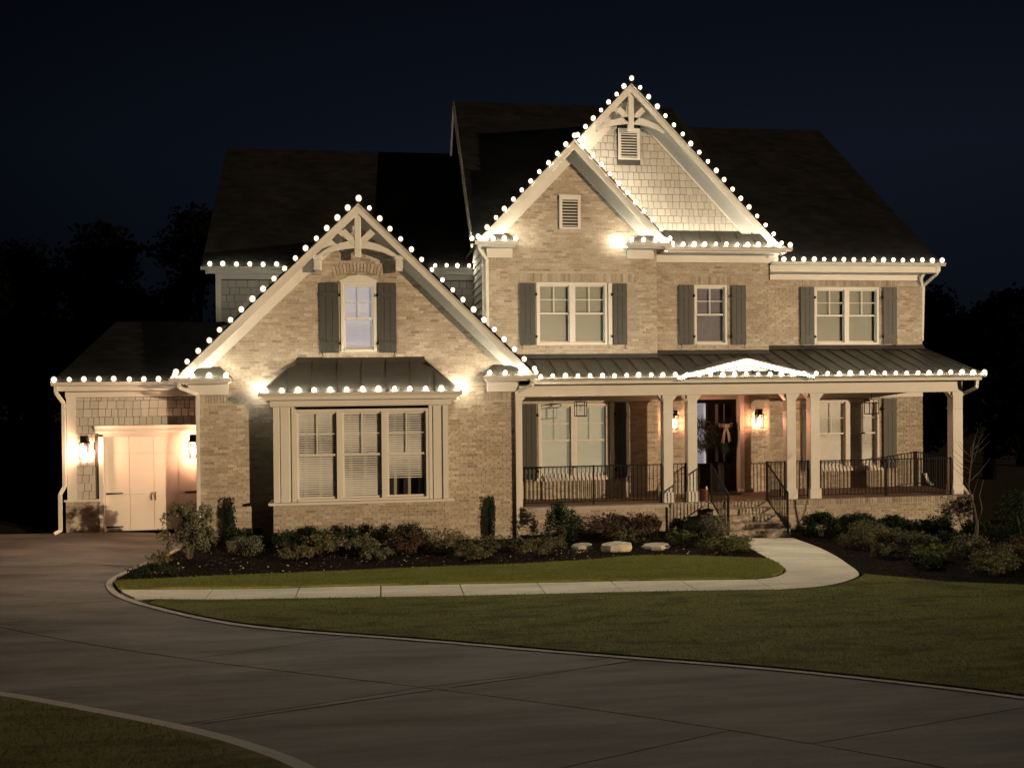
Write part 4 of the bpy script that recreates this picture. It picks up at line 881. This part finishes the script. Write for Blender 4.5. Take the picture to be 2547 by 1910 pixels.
# ------------------------------------------------------------------ lanterns
def wall_lantern(x, y, z, label, face='y', s=1.0, lit=True):
    t = empty('wall_lantern', (x, y, z), label, 'wall lamp', 'lit wall lanterns')
    R_ = (lambda p: p) if face == 'y' else (lambda p: (x + (p[1]-y), y + (p[0]-x), p[2]))   # face x: projects to -X
    def B(name, m, *bx):
        mb = MB()
        for (x0, x1, y0, y1, z0, z1) in bx:
            a = R_((x+x0*s, y+y0*s, z+z0*s)); b = R_((x+x1*s, y+y1*s, z+z1*s)); mb.box(min(a[0], b[0]), max(a[0], b[0]), min(a[1], b[1]), max(a[1], b[1]), min(a[2], b[2]), max(a[2], b[2]))
        return mb.build(name, m, t)
    B('backplate', BLACK, (-.06, .06, -.02, 0, .02, .34), (-.015, .015, -.14, -.02, .30, .33))
    B('cap', BLACK, (-.10, .10, -.25, -.06, .26, .285), (-.07, .07, -.22, -.09, .285, .42))
    B('cage', BLACK, *[(cx-.007, cx+.007, cy-.007, cy+.007, -.10, .26) for cx in (-.085, .085) for cy in (-.24, -.07)], (-.095, .095, -.25, -.06, -.115, -.10))
    g = MB()
    for (p, q) in (((-.085, -.24), (.085, -.24)), ((-.085, -.24), (-.085, -.07)), ((.085, -.24), (.085, -.07))):
        a, b = R_((x+p[0]*s, y+p[1]*s, z)), R_((x+q[0]*s, y+q[1]*s, z)); g.add([(a[0], a[1], z-.1*s), (b[0], b[1], z-.1*s), (b[0], b[1], z+.26*s), (a[0], a[1], z+.26*s)], [(0, 1, 2, 3)])
    g.build('glass', GLASS, t)
    c = R_((x, y-.155*s, z))
    MB().tube([(c[0], c[1], z-.05*s), (c[0], c[1], z+.16*s)], .04*s, 8).build('bulb', LAMP if s == 1.0 else LAMP2, t)
    return t
wall_lantern(-6.87, YG-.03, 2.0, 'lit lantern on the shingled wall left of the garage door')
wall_lantern(-4.25, 22.15, 2.0, 'lit lantern right of the garage door, half hidden by the brick corner', 'x')
wall_lantern(9.99, YB-.02, 2.36, 'lit lantern on the brick right of the front door', s=.95)
wall_lantern(7.62, YB-.02, 2.36, 'lit lantern left of the front door, seen between two columns', s=.95)
def pendant(x, y, z0, z1, label):
    t = empty('porch_pendant', (x, y, 3.2), label, 'hanging lamp', 'unlit pendant lanterns'); w = .13
    mb = MB()
    for cx in (-w, w):
        for cy in (-w, w): mb.box(x+cx-.008, x+cx+.008, y+cy-.008, y+cy+.008, z0, z1)
    for z in (z0, z1, z1-.09):
        for s_ in (-w, w): mb.box(x-w, x+w, y+s_-.007, y+s_+.007, z-.008, z+.008).box(x+s_-.007, x+s_+.007, y-w, y+w, z-.008, z+.008)
    mb.bar((x-w, y-w, z1), (x+w, y+w, z1), .012, .012).bar((x-w, y+w, z1), (x+w, y-w, z1), .012, .012); mb.build('cage', BLACK, t)
    MB().tube([(x, y, 3.22), (x, y, z1)], .008, 6).build('rod', BLACK, t); MB().tube([(x, y, z1-.08), (x, y, z1-.24)], .022, 8).build('candle', WHITE, t)
pendant(4.90, 22.95, 2.68, 3.04, 'unlit square pendant lantern in front of the left porch window')
pendant(12.78, 23.0, 2.62, 3.0, 'unlit square pendant lantern in front of the right porch window')

# ------------------------------------------------------------------ bulbs
me_bulb = MB().ball((0, 0, 0), .034, 10, 7, 1.15).mesh('bulb', BULB, (0, 0, 0), True)
me_halo = MB().ball((0, 0, 0), .070, 12, 8, 1.1).mesh('halo', HALO, (0, 0, 0), True)
me_sock = MB().tube([(0, 0, -.085), (0, 0, -.04)], .013, 6).mesh('socket', BLACK, (0, 0, 0))
def string(label, runs, sp=.31, up=.06, sz=1.0):
    pts0 = runs[0][0]; t = empty('light_string', pts0, label, 'string lights', 'strings of round bulbs along the roof edges'); cab = MB(); sc = 1
    for a, b in runs:
        a, b = Vector(a), Vector(b); L_ = (b-a).length; n = max(1, round(L_/sp)); cab.tube([a + (b-a)*(i/n) + Vector((0, 0, -.03 if i % 2 else -.02)) for i in range(n+1)], .006, 4)
        for i in range(n+1):
            p = a+(b-a)*(i/n) + Vector((random.uniform(-.008, .008), random.uniform(-.008, .008), up+random.uniform(-.008, .008)))
            o = obj_from('bulb', me_bulb, t, p); s_ = random.uniform(.84, 1.14)*sz; o.scale = (s_, s_, s_)
            obj_from('socket', me_sock, t, p)
            if sz > .6: g_ = obj_from('halo', me_halo, o, p); g_.scale = (1, 1, 1)
    cab.build('cable', BLACK, t)
def rk(cx, top, sl, half, y, s_, a=0, b=None, d=.05):
    b = half if b is None else b
    return ((cx+s_*a, y, top+d-sl*a), (cx+s_*b, y, top+d-sl*b))
string('warm bulbs down both slopes of the left brick gable', [rk(WC, WTOP, WSL, 4.03, 21.37, -1, .0), rk(WC, WTOP, WSL, 4.03, 21.37, 1, .24)], .335)
string('warm bulbs down the right slope of the tall shingled gable', [rk(BC, BTOP, BSL, 4.1, 23.57, 1, .0), rk(BC, BTOP, BSL, 4.1, 23.57, -1, .2, 1.45)], .325)
string('warm bulbs down both slopes of the small brick gable', [rk(AC, ATOP, ASL, 2.5, 23.25, -1, .0), rk(AC, ATOP, ASL, 2.5, 23.25, 1, .25)], .325)
string('warm bulbs along the gutter over the garage door', [((-7.44, 22.22, 3.66), (-4.85, 22.22, 3.66))], .32)
string('warm bulbs on the short left eave return of the brick gable', [((-4.62, 21.36, 3.73), (-3.52, 21.36, 3.73))], .36)
string('warm bulbs on the short right eave return of the brick gable', [((2.42, 21.36, 3.73), (3.50, 21.36, 3.73))], .33)
string('warm bulbs along the bay window gutter', [((-2.62, 20.96, 3.39), (1.62, 20.96, 3.39))], .345)
string('pair of bulbs beside the bay roof, close to the brick', [((-2.82, 21.62, 3.40), (-2.78, 21.45, 3.40)), ((1.76, 21.62, 3.40), (1.74, 21.45, 3.40))], .2)
string('warm bulbs along the gutter left of the brick gable, upper storey', [((-4.66, 25.88, 6.74), (-2.9, 25.88, 6.74))], .325)
string('warm bulbs on the bit of upper gutter right of the brick gable', [((1.42, 25.88, 6.74), (2.36, 25.88, 6.74))], .31)
string('warm bulbs on the left eave return of the tall gables', [((2.22, 23.35, 7.13), (2.22, 23.35, 7.13)), ((2.46, 23.24, 7.13), (3.32, 23.24, 7.13))], .29)
string('warm bulbs on the middle eave return, the end one glowing on the brick', [((6.02, 23.52, 7.1), (6.14, 23.42, 7.12)), ((6.35, 23.24, 7.13), (7.28, 23.24, 7.13))], .29)
string('warm bulbs along the gutter under the shingled gable', [((7.50, 23.46, 7.07), (10.75, 23.46, 7.07))], .30)
string('warm bulbs along the upper right gutter', [((10.75, 23.88, 6.75), (15.38, 23.88, 6.75))], .29)
string('warm bulbs along the long porch gutter', [((3.70, 21.90, 3.64), (15.26, 21.90, 3.64))], .305)
string('dense bright bulbs on both slopes of the low porch pediment', [((PX, 21.90, PT-.12), (PX-PHf+.05, 21.90, PT-.12-PSL*(PHf-.05)+.03)), ((PX+.08, 21.90, PT-.12-.02), (PX+PHf-.05, 21.90, PT-.12-PSL*(PHf-.05)+.03))], .075, up=.05, sz=.42)

# ------------------------------------------------------------------ things on the porch
def wreath(x, y, z, R_, label):
    t = empty('wreath', (x, y, z), label, 'wreath', 'evergreen wreaths on the front doors'); mb = MB()
    for i in range(1700):
        a = random.uniform(0, 2*math.pi); r = R_+random.gauss(0, .085); c = Vector((x+r*math.cos(a), y-abs(random.gauss(0, .04)), z+r*math.sin(a)*1.05))
        d = Vector((math.cos(a)*random.uniform(-.3, 1), -random.uniform(0, .8), math.sin(a)*random.uniform(-.3, 1)-.35)).normalized()*random.uniform(.05, .14); s_ = d.cross(Vector((0, 1, 0)));
        s_ = (s_.normalized() if s_.length > 1e-3 else Vector((1, 0, 0)))*.011
        mb.add([c-s_, c+s_, c+d], [(0, 1, 2)])
    mb.build('greenery', L_PINE, t)
    b = MB().prism([(x-.20, z+R_+.10), (x-.02, z+R_+.05), (x-.02, z+R_-.04), (x-.19, z+R_-.03)], y-.12, y-.09).prism([(x+.02, z+R_+.05), (x+.20, z+R_+.10), (x+.19, z+R_-.03), (x+.02, z+R_-.04)], y-.12, y-.09).box(x-.035, x+.035, y-.135, y-.08, z+R_-.04, z+R_+.06)
    b.prism([(x-.04, z+R_-.03), (x+.01, z+R_-.03), (x-.06, z+R_-.48), (x-.10, z+R_-.43), (x-.14, z+R_-.47)], y-.12, y-.10).prism([(x+.0, z+R_-.03), (x+.05, z+R_-.03), (x+.17, z+R_-.42), (x+.11, z+R_-.39), (x+.08, z+R_-.45)], y-.13, y-.11)
    if x > 9: b.build('bow', RIB, t)
wreath(9.15, YB+.22, 2.02, .27, 'round evergreen wreath with pale bow on the right front door'); wreath(8.45, YB+.22, 2.08, .27, 'round evergreen wreath on the left front door, partly behind a column')
t = empty('plant_pot', (7.99, 22.62, .5), 'reddish glazed pot with a pale candle on the porch beside the second left column', 'pot')
MB().tube([(8.0, 22.62, .5), (8.0, 22.62, .53), (8.0, 22.62, .75), (8.0, 22.62, .78)], .13, 14).build('pot', POT, t); MB().tube([(8.07, 22.6, .78), (8.07, 22.6, .86)], .025, 8).build('candle', WHITE, t)
m_ = MB().box(8.25, 9.35, 23.45, 23.9, .505, .52).build('doormat', mat('dark_mat', (.02, .017, .015), .95)); tag(m_, 'dark flat doormat in front of the double front door', 'doormat')
g = MB(); g.ball((9.42, 23.72, .57), .08, 12, 8, .75); t = tag(g.build('pumpkin', WHITE, None, True), 'small white pumpkin on the porch floor by the right door jamb', 'pumpkin')
# ------------------------------------------------------------------ plants
def leaves(mb_v, mb_f, pts, nrm, size, asp=.5):
    n = len(pts); r = rng.normal(0, 1, (n, 3)); t = np.cross(nrm, r); t /= np.linalg.norm(t, axis=1, keepdims=True)+1e-9; b = np.cross(nrm, t); b /= np.linalg.norm(b, axis=1, keepdims=True)+1e-9
    s = size*rng.uniform(.6, 1.3, (n, 1)); V = np.stack([pts-t*s*.5, pts+b*s*asp*.5, pts+t*s*.5, pts-b*s*asp*.5], 1); return V.reshape(-1, 3)
def quad_mesh(name, V, m):
    n = len(V)//4; me = bpy.data.meshes.new(name); me.vertices.add(n*4); me.vertices.foreach_set('co', V.astype(np.float32).reshape(-1)); me.loops.add(n*4); me.loops.foreach_set('vertex_index', np.arange(n*4))
    me.polygons.add(n); me.polygons.foreach_set('loop_start', np.arange(n)*4); me.polygons.foreach_set('loop_total', np.full(n, 4)); me.update(); me.materials.append(m); return me
def shrub(name, label, cat, x, y, rx, h, m, n=1400, leaf=.045, style='dome', group=None, ry=None, zb=0, stems=7):
    n = int(n*1.7)
    if h < .9 and name != 'columnar_shrub': h *= .84
    z = gzf(x, y)+zb; ry = ry or rx*.8; t = empty(name, (x, y, z), label, cat, group); base = np.array([x, y, z])
    if style == 'column':
        k = max(8, n//60); P = []; 
        tops = rng.uniform(.75, 1.0, 6); ang = rng.uniform(0, 6.28, 6)
        for i in range(n):
            j = i % 6; u = rng.uniform(0, 1)**.8; r = rx*(.35+.65*math.sin(min(1, u*1.15)*2.6+.35))*rng.uniform(.3, 1)**.5; a = rng.uniform(0, 6.28)
            zz = u*h*(tops[j] if u > .7 else 1); P.append((math.cos(a)*r*.8+math.cos(ang[j])*rx*.35*u, math.sin(a)*r*.8+math.sin(ang[j])*rx*.35*u, zz))
        P = np.array(P); N_ = P*np.array([1, 1, .05])+rng.normal(0, .25*rx, P.shape)
    else:
        K = {'dome': 26, 'loose': 34, 'spread': 30, 'open': 46}[style]; C_ = []
        for i in range(K):
            a = rng.uniform(0, 6.28); u = rng.uniform(0, 1)**.5; v = rng.uniform(0, 1)
            if style == 'dome': th = v**.8*1.45; C_.append((math.cos(a)*math.cos(th)*.82, math.sin(a)*math.cos(th)*.82, .12+.74*math.sin(th)))
            elif style == 'spread': C_.append((math.cos(a)*u*.95, math.sin(a)*u*.95, .35+.5*rng.uniform(0, 1)*(1-.5*u*u)))
            elif style == 'loose': C_.append((math.cos(a)*u*.85, math.sin(a)*u*.85, .25+.65*rng.uniform(0, 1)*(1-.35*u)))
            else: zz = rng.uniform(.28, .97); w_ = .35+.65*math.sin(min(1, zz*1.05)*2.6); C_.append((math.cos(a)*u*w_, math.sin(a)*u*w_, zz))
        C_ = np.array(C_); rl = {'dome': .26, 'loose': .22, 'spread': .20, 'open': .15}[style]
        idx = rng.integers(0, K, n); D = rng.normal(0, 1, (n, 3)); D /= np.linalg.norm(D, axis=1, keepdims=True); rr = rl*rng.uniform(.35, 1.12, (n, 1))*rng.uniform(.8, 1.25, K)[idx][:, None]
        P = (C_[idx]+D*rr)*np.array([rx, ry, h]); P[:, 2] = np.maximum(P[:, 2], .01); N_ = D + rng.normal(0, .6, D.shape)
        if style in ('spread', 'loose'):      # arching shoots past the outline
            ns = 26; S_ = []
            for i in range(ns):
                a = rng.uniform(0, 6.28); u = rng.uniform(.3, 1.0); L_ = rng.uniform(.9, 1.25)
                for q in np.linspace(.5, 1, 14): S_.append((math.cos(a)*rx*u*q*1.05, math.sin(a)*ry*u*q*1.05, h*(math.sin(q*1.9)*L_*.92)*(1-.25*u*q)+rng.normal(0, .01)))
            S_ = np.array(S_); P = np.vstack([P, S_]); N_ = np.vstack([N_, rng.normal(0, 1, S_.shape)])
    V = leaves(None, None, P, N_/(np.linalg.norm(N_, axis=1, keepdims=True)+1e-9), leaf)
    obj_from('foliage', quad_mesh('foliage', V, m), t, tuple(base))
    st = MB()
    for i in range(stems):
        a = rng.uniform(0, 6.28); u = rng.uniform(.2, .8); e_ = base+np.array([math.cos(a)*rx*u, math.sin(a)*ry*u, h*rng.uniform(.6, .92)]); mid = base*.5+e_*.5+np.array([math.cos(a)*rx*-.05, 0, h*.08])
        st.tube([tuple(base+np.array([math.cos(a)*.03, math.sin(a)*.03, -.03])), tuple(mid), tuple(e_)], .012 if h > .8 else .007, 5, .004)
    st.build('stems', BARK, t); return t
G1 = 'shrubs in the bed under the front windows'; G2 = 'shrubs in the bed right of the walk'
shrub('leafy_shrub', 'tall open shrub with bright leaves and bare stems in front of the garage door corner', 'shrub', -4.0, 19.6, .60, 1.08, L_GREY, 2000, .065, 'open', G1, stems=14)
shrub('low_shrub', 'small loose shrub at the driveway edge left of the tall leafy one', 'shrub', -4.45, 19.0, .30, .33, L_OLIVE, 500, .035, 'loose', G1)
shrub('low_shrub', 'low dark ground shrub in the rounded tip of the bed', 'shrub', -4.35, 18.1, .5, .22, L_DARK, 700, .035, 'spread', G1)
shrub('columnar_shrub', 'dark narrow upright shrub between the garage corner and the bay', 'shrub', -3.5, 21.60, .15, 1.05, L_BLUE, 900, .05, 'column', G1)
shrub('leafy_shrub', 'dim olive shrub against the left brick corner', 'shrub', -3.3, 21.0, .35, .55, L_DARK, 700, .05, 'loose', G1)
shrub('leafy_shrub', 'grey green feathery shrub in front of the dark crawl vent', 'shrub', -2.95, 20.1, .42, .52, L_GREY, 900, .04, 'spread', G1)
shrub('round_shrub', 'dark shrub just left of the bay window base', 'shrub', -2.2, 20.6, .42, .55, L_DARK, 1000, .04, 'dome', G1)
shrub('leafy_shrub', 'olive brown shrub below the left sash of the bay window', 'shrub', -1.45, 20.3, .5, .52, L_OLIVE, 1100, .04, 'loose', G1)
shrub('round_shrub', 'dark round shrub below the left half of the bay window, behind', 'shrub', -.85, 20.85, .42, .62, L_DARK, 1000, .04, 'dome', G1)
shrub('leafy_shrub', 'grey green shrub below the middle sash of the bay window', 'shrub', -.55, 20.15, .36, .48, L_GREY, 1000, .04, 'spread', G1)
shrub('round_shrub', 'dark round shrub below the middle of the bay window', 'shrub', .0, 20.7, .40, .66, L_DARK, 1000, .04, 'dome', G1)
shrub('leafy_shrub', 'reddish olive shrub below the right sash of the bay window', 'shrub', .45, 20.2, .45, .60, L_RED, 1200, .04, 'loose', G1)
shrub('leafy_shrub', 'large dull shrub under the right end of the bay sill', 'shrub', 1.2, 20.3, .55, .66, L_OLIVE, 1300, .04, 'loose', G1)
shrub('columnar_shrub', 'dark narrow upright shrub between the bay and the downspout', 'shrub', 2.45, 21.64, .12, 1.22, L_BLUE, 1500, .045, 'column', G1)
shrub('spreading_shrub', 'sprawling pinkish green shrub at the foot of the right upright shrub', 'shrub', 2.25, 20.3, .7, .42, L_OLIVE, 1300, .035, 'spread', G1)
shrub('spreading_shrub', 'sprawling olive shrub in front of the downspout outlet', 'shrub', 3.3, 19.75, .62, .48, L_OLIVE, 1400, .035, 'spread', G1)
shrub('round_shrub', 'big dark pointed shrub below the left end of the porch railing', 'shrub', 4.05, 21.2, .50, .95, L_DARK, 2200, .05, 'dome', G1)
shrub('spreading_shrub', 'reddish brown shrub below the middle of the left railing', 'shrub', 5.15, 21.5, .6, .65, L_RED, 1300, .04, 'loose', G1)
shrub('round_shrub', 'upright dark red shrub left of the first porch column', 'shrub', 6.15, 21.5, .42, .72, L_RED, 1300, .045, 'loose', G1)
shrub('spreading_shrub', 'low brown shrub behind the pale landscape rocks', 'shrub', 5.6, 20.9, .7, .38, L_OLIVE, 1000, .035, 'spread', G1)
shrub('round_shrub', 'dark green mounded shrub below the second left column', 'shrub', 7.05, 21.5, .42, .55, L_DARK, 1300, .045, 'dome', G1)
shrub('leafy_shrub', 'grey green feathery shrub just left of the brick steps', 'shrub', 7.55, 20.6, .45, .78, L_GREY, 1500, .04, 'loose', G1)
shrub('spreading_shrub', 'bright green low shrub right of the rocks', 'shrub', 6.65, 20.25, .38, .40, L_GREEN, 1000, .035, 'spread', G1)
shrub('spreading_shrub', 'bright green spreading shrub at the inner corner of walk and lawn', 'shrub', 7.25, 19.2, .60, .42, L_GREEN, 1800, .035, 'spread', G1)
shrub('spreading_shrub', 'pale tipped shrub overhanging the walk in front of the steps', 'shrub', 7.75, 19.6, .38, .36, L_GREY, 900, .04, 'loose', G1)
shrub('round_shrub', 'dark clipped round shrub right of the brick steps', 'shrub', 10.5, 21.3, .52, .66, L_DARK, 2600, .05, 'dome', G2)
shrub('round_shrub', 'dark shrub second to the right of the steps', 'shrub', 11.6, 21.4, .50, .62, L_DARK, 2200, .055, 'dome', G2)
shrub('round_shrub', 'dark shrub below the middle of the right railing', 'shrub', 12.45, 21.4, .52, .62, L_DARK, 2200, .055, 'dome', G2)
shrub('round_shrub', 'dark shrub left of the small bare tree', 'shrub', 13.55, 21.3, .50, .66, L_DARK, 2000, .055, 'loose', G2)
shrub('round_shrub', 'dark shrub at the right corner of the porch base', 'shrub', 14.6, 21.2, .50, .58, L_DARK, 1800, .055, 'loose', G2)
shrub('leafy_shrub', 'tall dim shrub in the dark beyond the porch corner', 'shrub', 15.9, 21.3, .8, 1.25, L_DARK, 1800, .06, 'loose', G2)
shrub('leafy_shrub', 'rounded olive grass-like shrub beside the walk, right of the steps', 'shrub', 10.75, 19.6, .72, .72, L_OLIVE, 2600, .04, 'dome', G2)
shrub('spreading_shrub', 'bright green tipped shrub in the middle of the right bed', 'shrub', 11.25, 17.9, .62, .40, L_GREEN, 1500, .04, 'spread', G2)
shrub('spreading_shrub', 'small grey shrub in front of the dark hedge row', 'shrub', 12.0, 20.4, .42, .42, L_GREY, 900, .04, 'loose', G2)
shrub('leafy_shrub', 'grey green upright shrub left of the bare tree trunk', 'shrub', 12.35, 18.2, .5, .62, L_GREY, 1400, .045, 'loose', G2)
shrub('leafy_shrub', 'dim olive shrub in front of the bare tree trunk', 'shrub', 12.1, 17.1, .5, .45, L_OLIVE, 1100, .04, 'spread', G2)
shrub('leafy_shrub', 'dark brown shrub right of the bare tree trunk', 'shrub', 13.9, 18.5, .6, .55, L_RED, 1200, .045, 'loose', G2)
shrub('leafy_shrub', 'reddish shrub near the right end of the lawn edge', 'shrub', 13.3, 16.9, .55, .5, L_RED, 1000, .04, 'loose', G2)
shrub('leafy_shrub', 'tall dim shrub at the right edge of the picture', 'shrub', 15.3, 18.6, .7, .95, L_RED, 1500, .05, 'loose', G2)
shrub('round_shrub', 'low dark shrub under the grey one near the right hedge', 'shrub', 13.1, 20.0, .5, .45, L_DARK, 900, .045, 'dome', G2)
for k, (x, y, rr, hh, mm, lab) in enumerate([(10.5, 18.3, .42, .34, L_OLIVE, 'low olive shrub at the edge of the walk below the rounded one'), (11.75, 19.2, .5, .5, L_GREY, 'pale grey green shrub in the centre of the right bed'),
    (12.9, 17.6, .5, .48, L_OLIVE, 'olive shrub just right of the bare tree foot'), (10.6, 17.0, .4, .26, L_DARK, 'low dark ground shrub at the lawn edge beside the walk'), (11.6, 16.4, .5, .34, L_OLIVE, 'low olive shrub on the lawn edge of the right bed'),
    (14.3, 17.4, .6, .55, L_GREY, 'dim grey shrub near the right picture edge'), (14.7, 19.9, .6, .7, L_DARK, 'dark shrub below the porch corner downspout'), (12.6, 15.9, .5, .36, L_RED, 'low reddish shrub at the right end of the lawn edge')]):
    shrub('leafy_shrub', lab, 'shrub', x, y, rr, hh, mm, 1300, .04, 'loose' if k % 2 else 'spread', G2)
for k, (x, y, rr, hh, mm, lab) in enumerate([(-1.9, 19.7, .40, .34, L_OLIVE, 'low olive shrub in front of the row, below the left end of the bay sill'), (-.2, 19.6, .36, .30, L_GREY, 'low grey green shrub in front of the row, below the bay centre'),
    (1.75, 19.4, .42, .32, L_OLIVE, 'low olive shrub in front of the row, below the right end of the bay'), (.6, 21.0, .5, .62, L_DARK, 'dark shrub against the brick under the right part of the bay'), (-1.6, 21.0, .45, .58, L_DARK, 'dark shrub against the brick under the left part of the bay')]):
    shrub('leafy_shrub', lab, 'shrub', x, y, rr, hh, mm, 1300, .04, 'spread' if k < 3 else 'dome', G1)
# small bare tree
tx, ty = 13.15, 19.2; tz = gzf(tx, ty); t = empty('bare_tree', (tx, ty, tz), 'young leafless forked tree in front of the porch corner', 'tree')
st = MB(); st.tube([(tx, ty, tz-.05), (tx+.02, ty, tz+.35), (tx+.05, ty, tz+.6)], .045, 7, .035); st.build('trunk', BARK, t)
st = MB(); st.tube([(tx+.05, ty, tz+.58), (tx-.02, ty, tz+1.0), (tx-.16, ty, tz+1.45), (tx-.10, ty, tz+1.95), (tx-.02, ty, tz+2.5)], .028, 6, .008)
st.tube([(tx+.05, ty, tz+.58), (tx+.2, ty+.05, tz+.95), (tx+.17, ty+.1, tz+1.25), (tx+.28, ty+.1, tz+1.6)], .022, 6, .006)
for k in range(16):
    z0 = rng.uniform(1.1, 2.3); a = rng.uniform(0, 6.28); s0 = Vector((tx-.12, ty, tz+z0)); e_ = s0+Vector((math.cos(a)*.45, math.sin(a)*.3, rng.uniform(.25, .6))); st.tube([s0, s0*.5+e_*.5+Vector((0, 0, -.04)), e_], .008, 4, .002)
st.build('branches', BARK, t)
# rocks
def rock(x, y, sx, sy, sz, seed, label):
    r_ = random.Random(seed); z = gzf(x, y); mb = MB(); mb.ball((0, 0, 0), 1, 9, 6)
    V = []
    for (a, b, c) in mb.v:
        k = 1+r_.uniform(-.16, .16); a, b, c = a*k, b*k, c*k; c = min(c, .42+a*.10); V.append((x+a*sx, y+b*sy, z+sz*.35+c*sz))
    mb.v = V; o = mb.build('landscape_rock', ROCK, None, origin=(x, y, z)); tag(o, label, 'rock', 'flat topped rocks in the left bed')
rock(4.35, 20.35, .27, .25, .13, 1, 'leftmost flat pale rock, beside the big dark shrub'); rock(5.05, 19.95, .38, .30, .22, 2, 'largest pale flat topped rock in the middle of the three'); rock(5.95, 20.0, .32, .24, .13, 3, 'rightmost flat pale rock, next to the bright green shrub')

# trees behind
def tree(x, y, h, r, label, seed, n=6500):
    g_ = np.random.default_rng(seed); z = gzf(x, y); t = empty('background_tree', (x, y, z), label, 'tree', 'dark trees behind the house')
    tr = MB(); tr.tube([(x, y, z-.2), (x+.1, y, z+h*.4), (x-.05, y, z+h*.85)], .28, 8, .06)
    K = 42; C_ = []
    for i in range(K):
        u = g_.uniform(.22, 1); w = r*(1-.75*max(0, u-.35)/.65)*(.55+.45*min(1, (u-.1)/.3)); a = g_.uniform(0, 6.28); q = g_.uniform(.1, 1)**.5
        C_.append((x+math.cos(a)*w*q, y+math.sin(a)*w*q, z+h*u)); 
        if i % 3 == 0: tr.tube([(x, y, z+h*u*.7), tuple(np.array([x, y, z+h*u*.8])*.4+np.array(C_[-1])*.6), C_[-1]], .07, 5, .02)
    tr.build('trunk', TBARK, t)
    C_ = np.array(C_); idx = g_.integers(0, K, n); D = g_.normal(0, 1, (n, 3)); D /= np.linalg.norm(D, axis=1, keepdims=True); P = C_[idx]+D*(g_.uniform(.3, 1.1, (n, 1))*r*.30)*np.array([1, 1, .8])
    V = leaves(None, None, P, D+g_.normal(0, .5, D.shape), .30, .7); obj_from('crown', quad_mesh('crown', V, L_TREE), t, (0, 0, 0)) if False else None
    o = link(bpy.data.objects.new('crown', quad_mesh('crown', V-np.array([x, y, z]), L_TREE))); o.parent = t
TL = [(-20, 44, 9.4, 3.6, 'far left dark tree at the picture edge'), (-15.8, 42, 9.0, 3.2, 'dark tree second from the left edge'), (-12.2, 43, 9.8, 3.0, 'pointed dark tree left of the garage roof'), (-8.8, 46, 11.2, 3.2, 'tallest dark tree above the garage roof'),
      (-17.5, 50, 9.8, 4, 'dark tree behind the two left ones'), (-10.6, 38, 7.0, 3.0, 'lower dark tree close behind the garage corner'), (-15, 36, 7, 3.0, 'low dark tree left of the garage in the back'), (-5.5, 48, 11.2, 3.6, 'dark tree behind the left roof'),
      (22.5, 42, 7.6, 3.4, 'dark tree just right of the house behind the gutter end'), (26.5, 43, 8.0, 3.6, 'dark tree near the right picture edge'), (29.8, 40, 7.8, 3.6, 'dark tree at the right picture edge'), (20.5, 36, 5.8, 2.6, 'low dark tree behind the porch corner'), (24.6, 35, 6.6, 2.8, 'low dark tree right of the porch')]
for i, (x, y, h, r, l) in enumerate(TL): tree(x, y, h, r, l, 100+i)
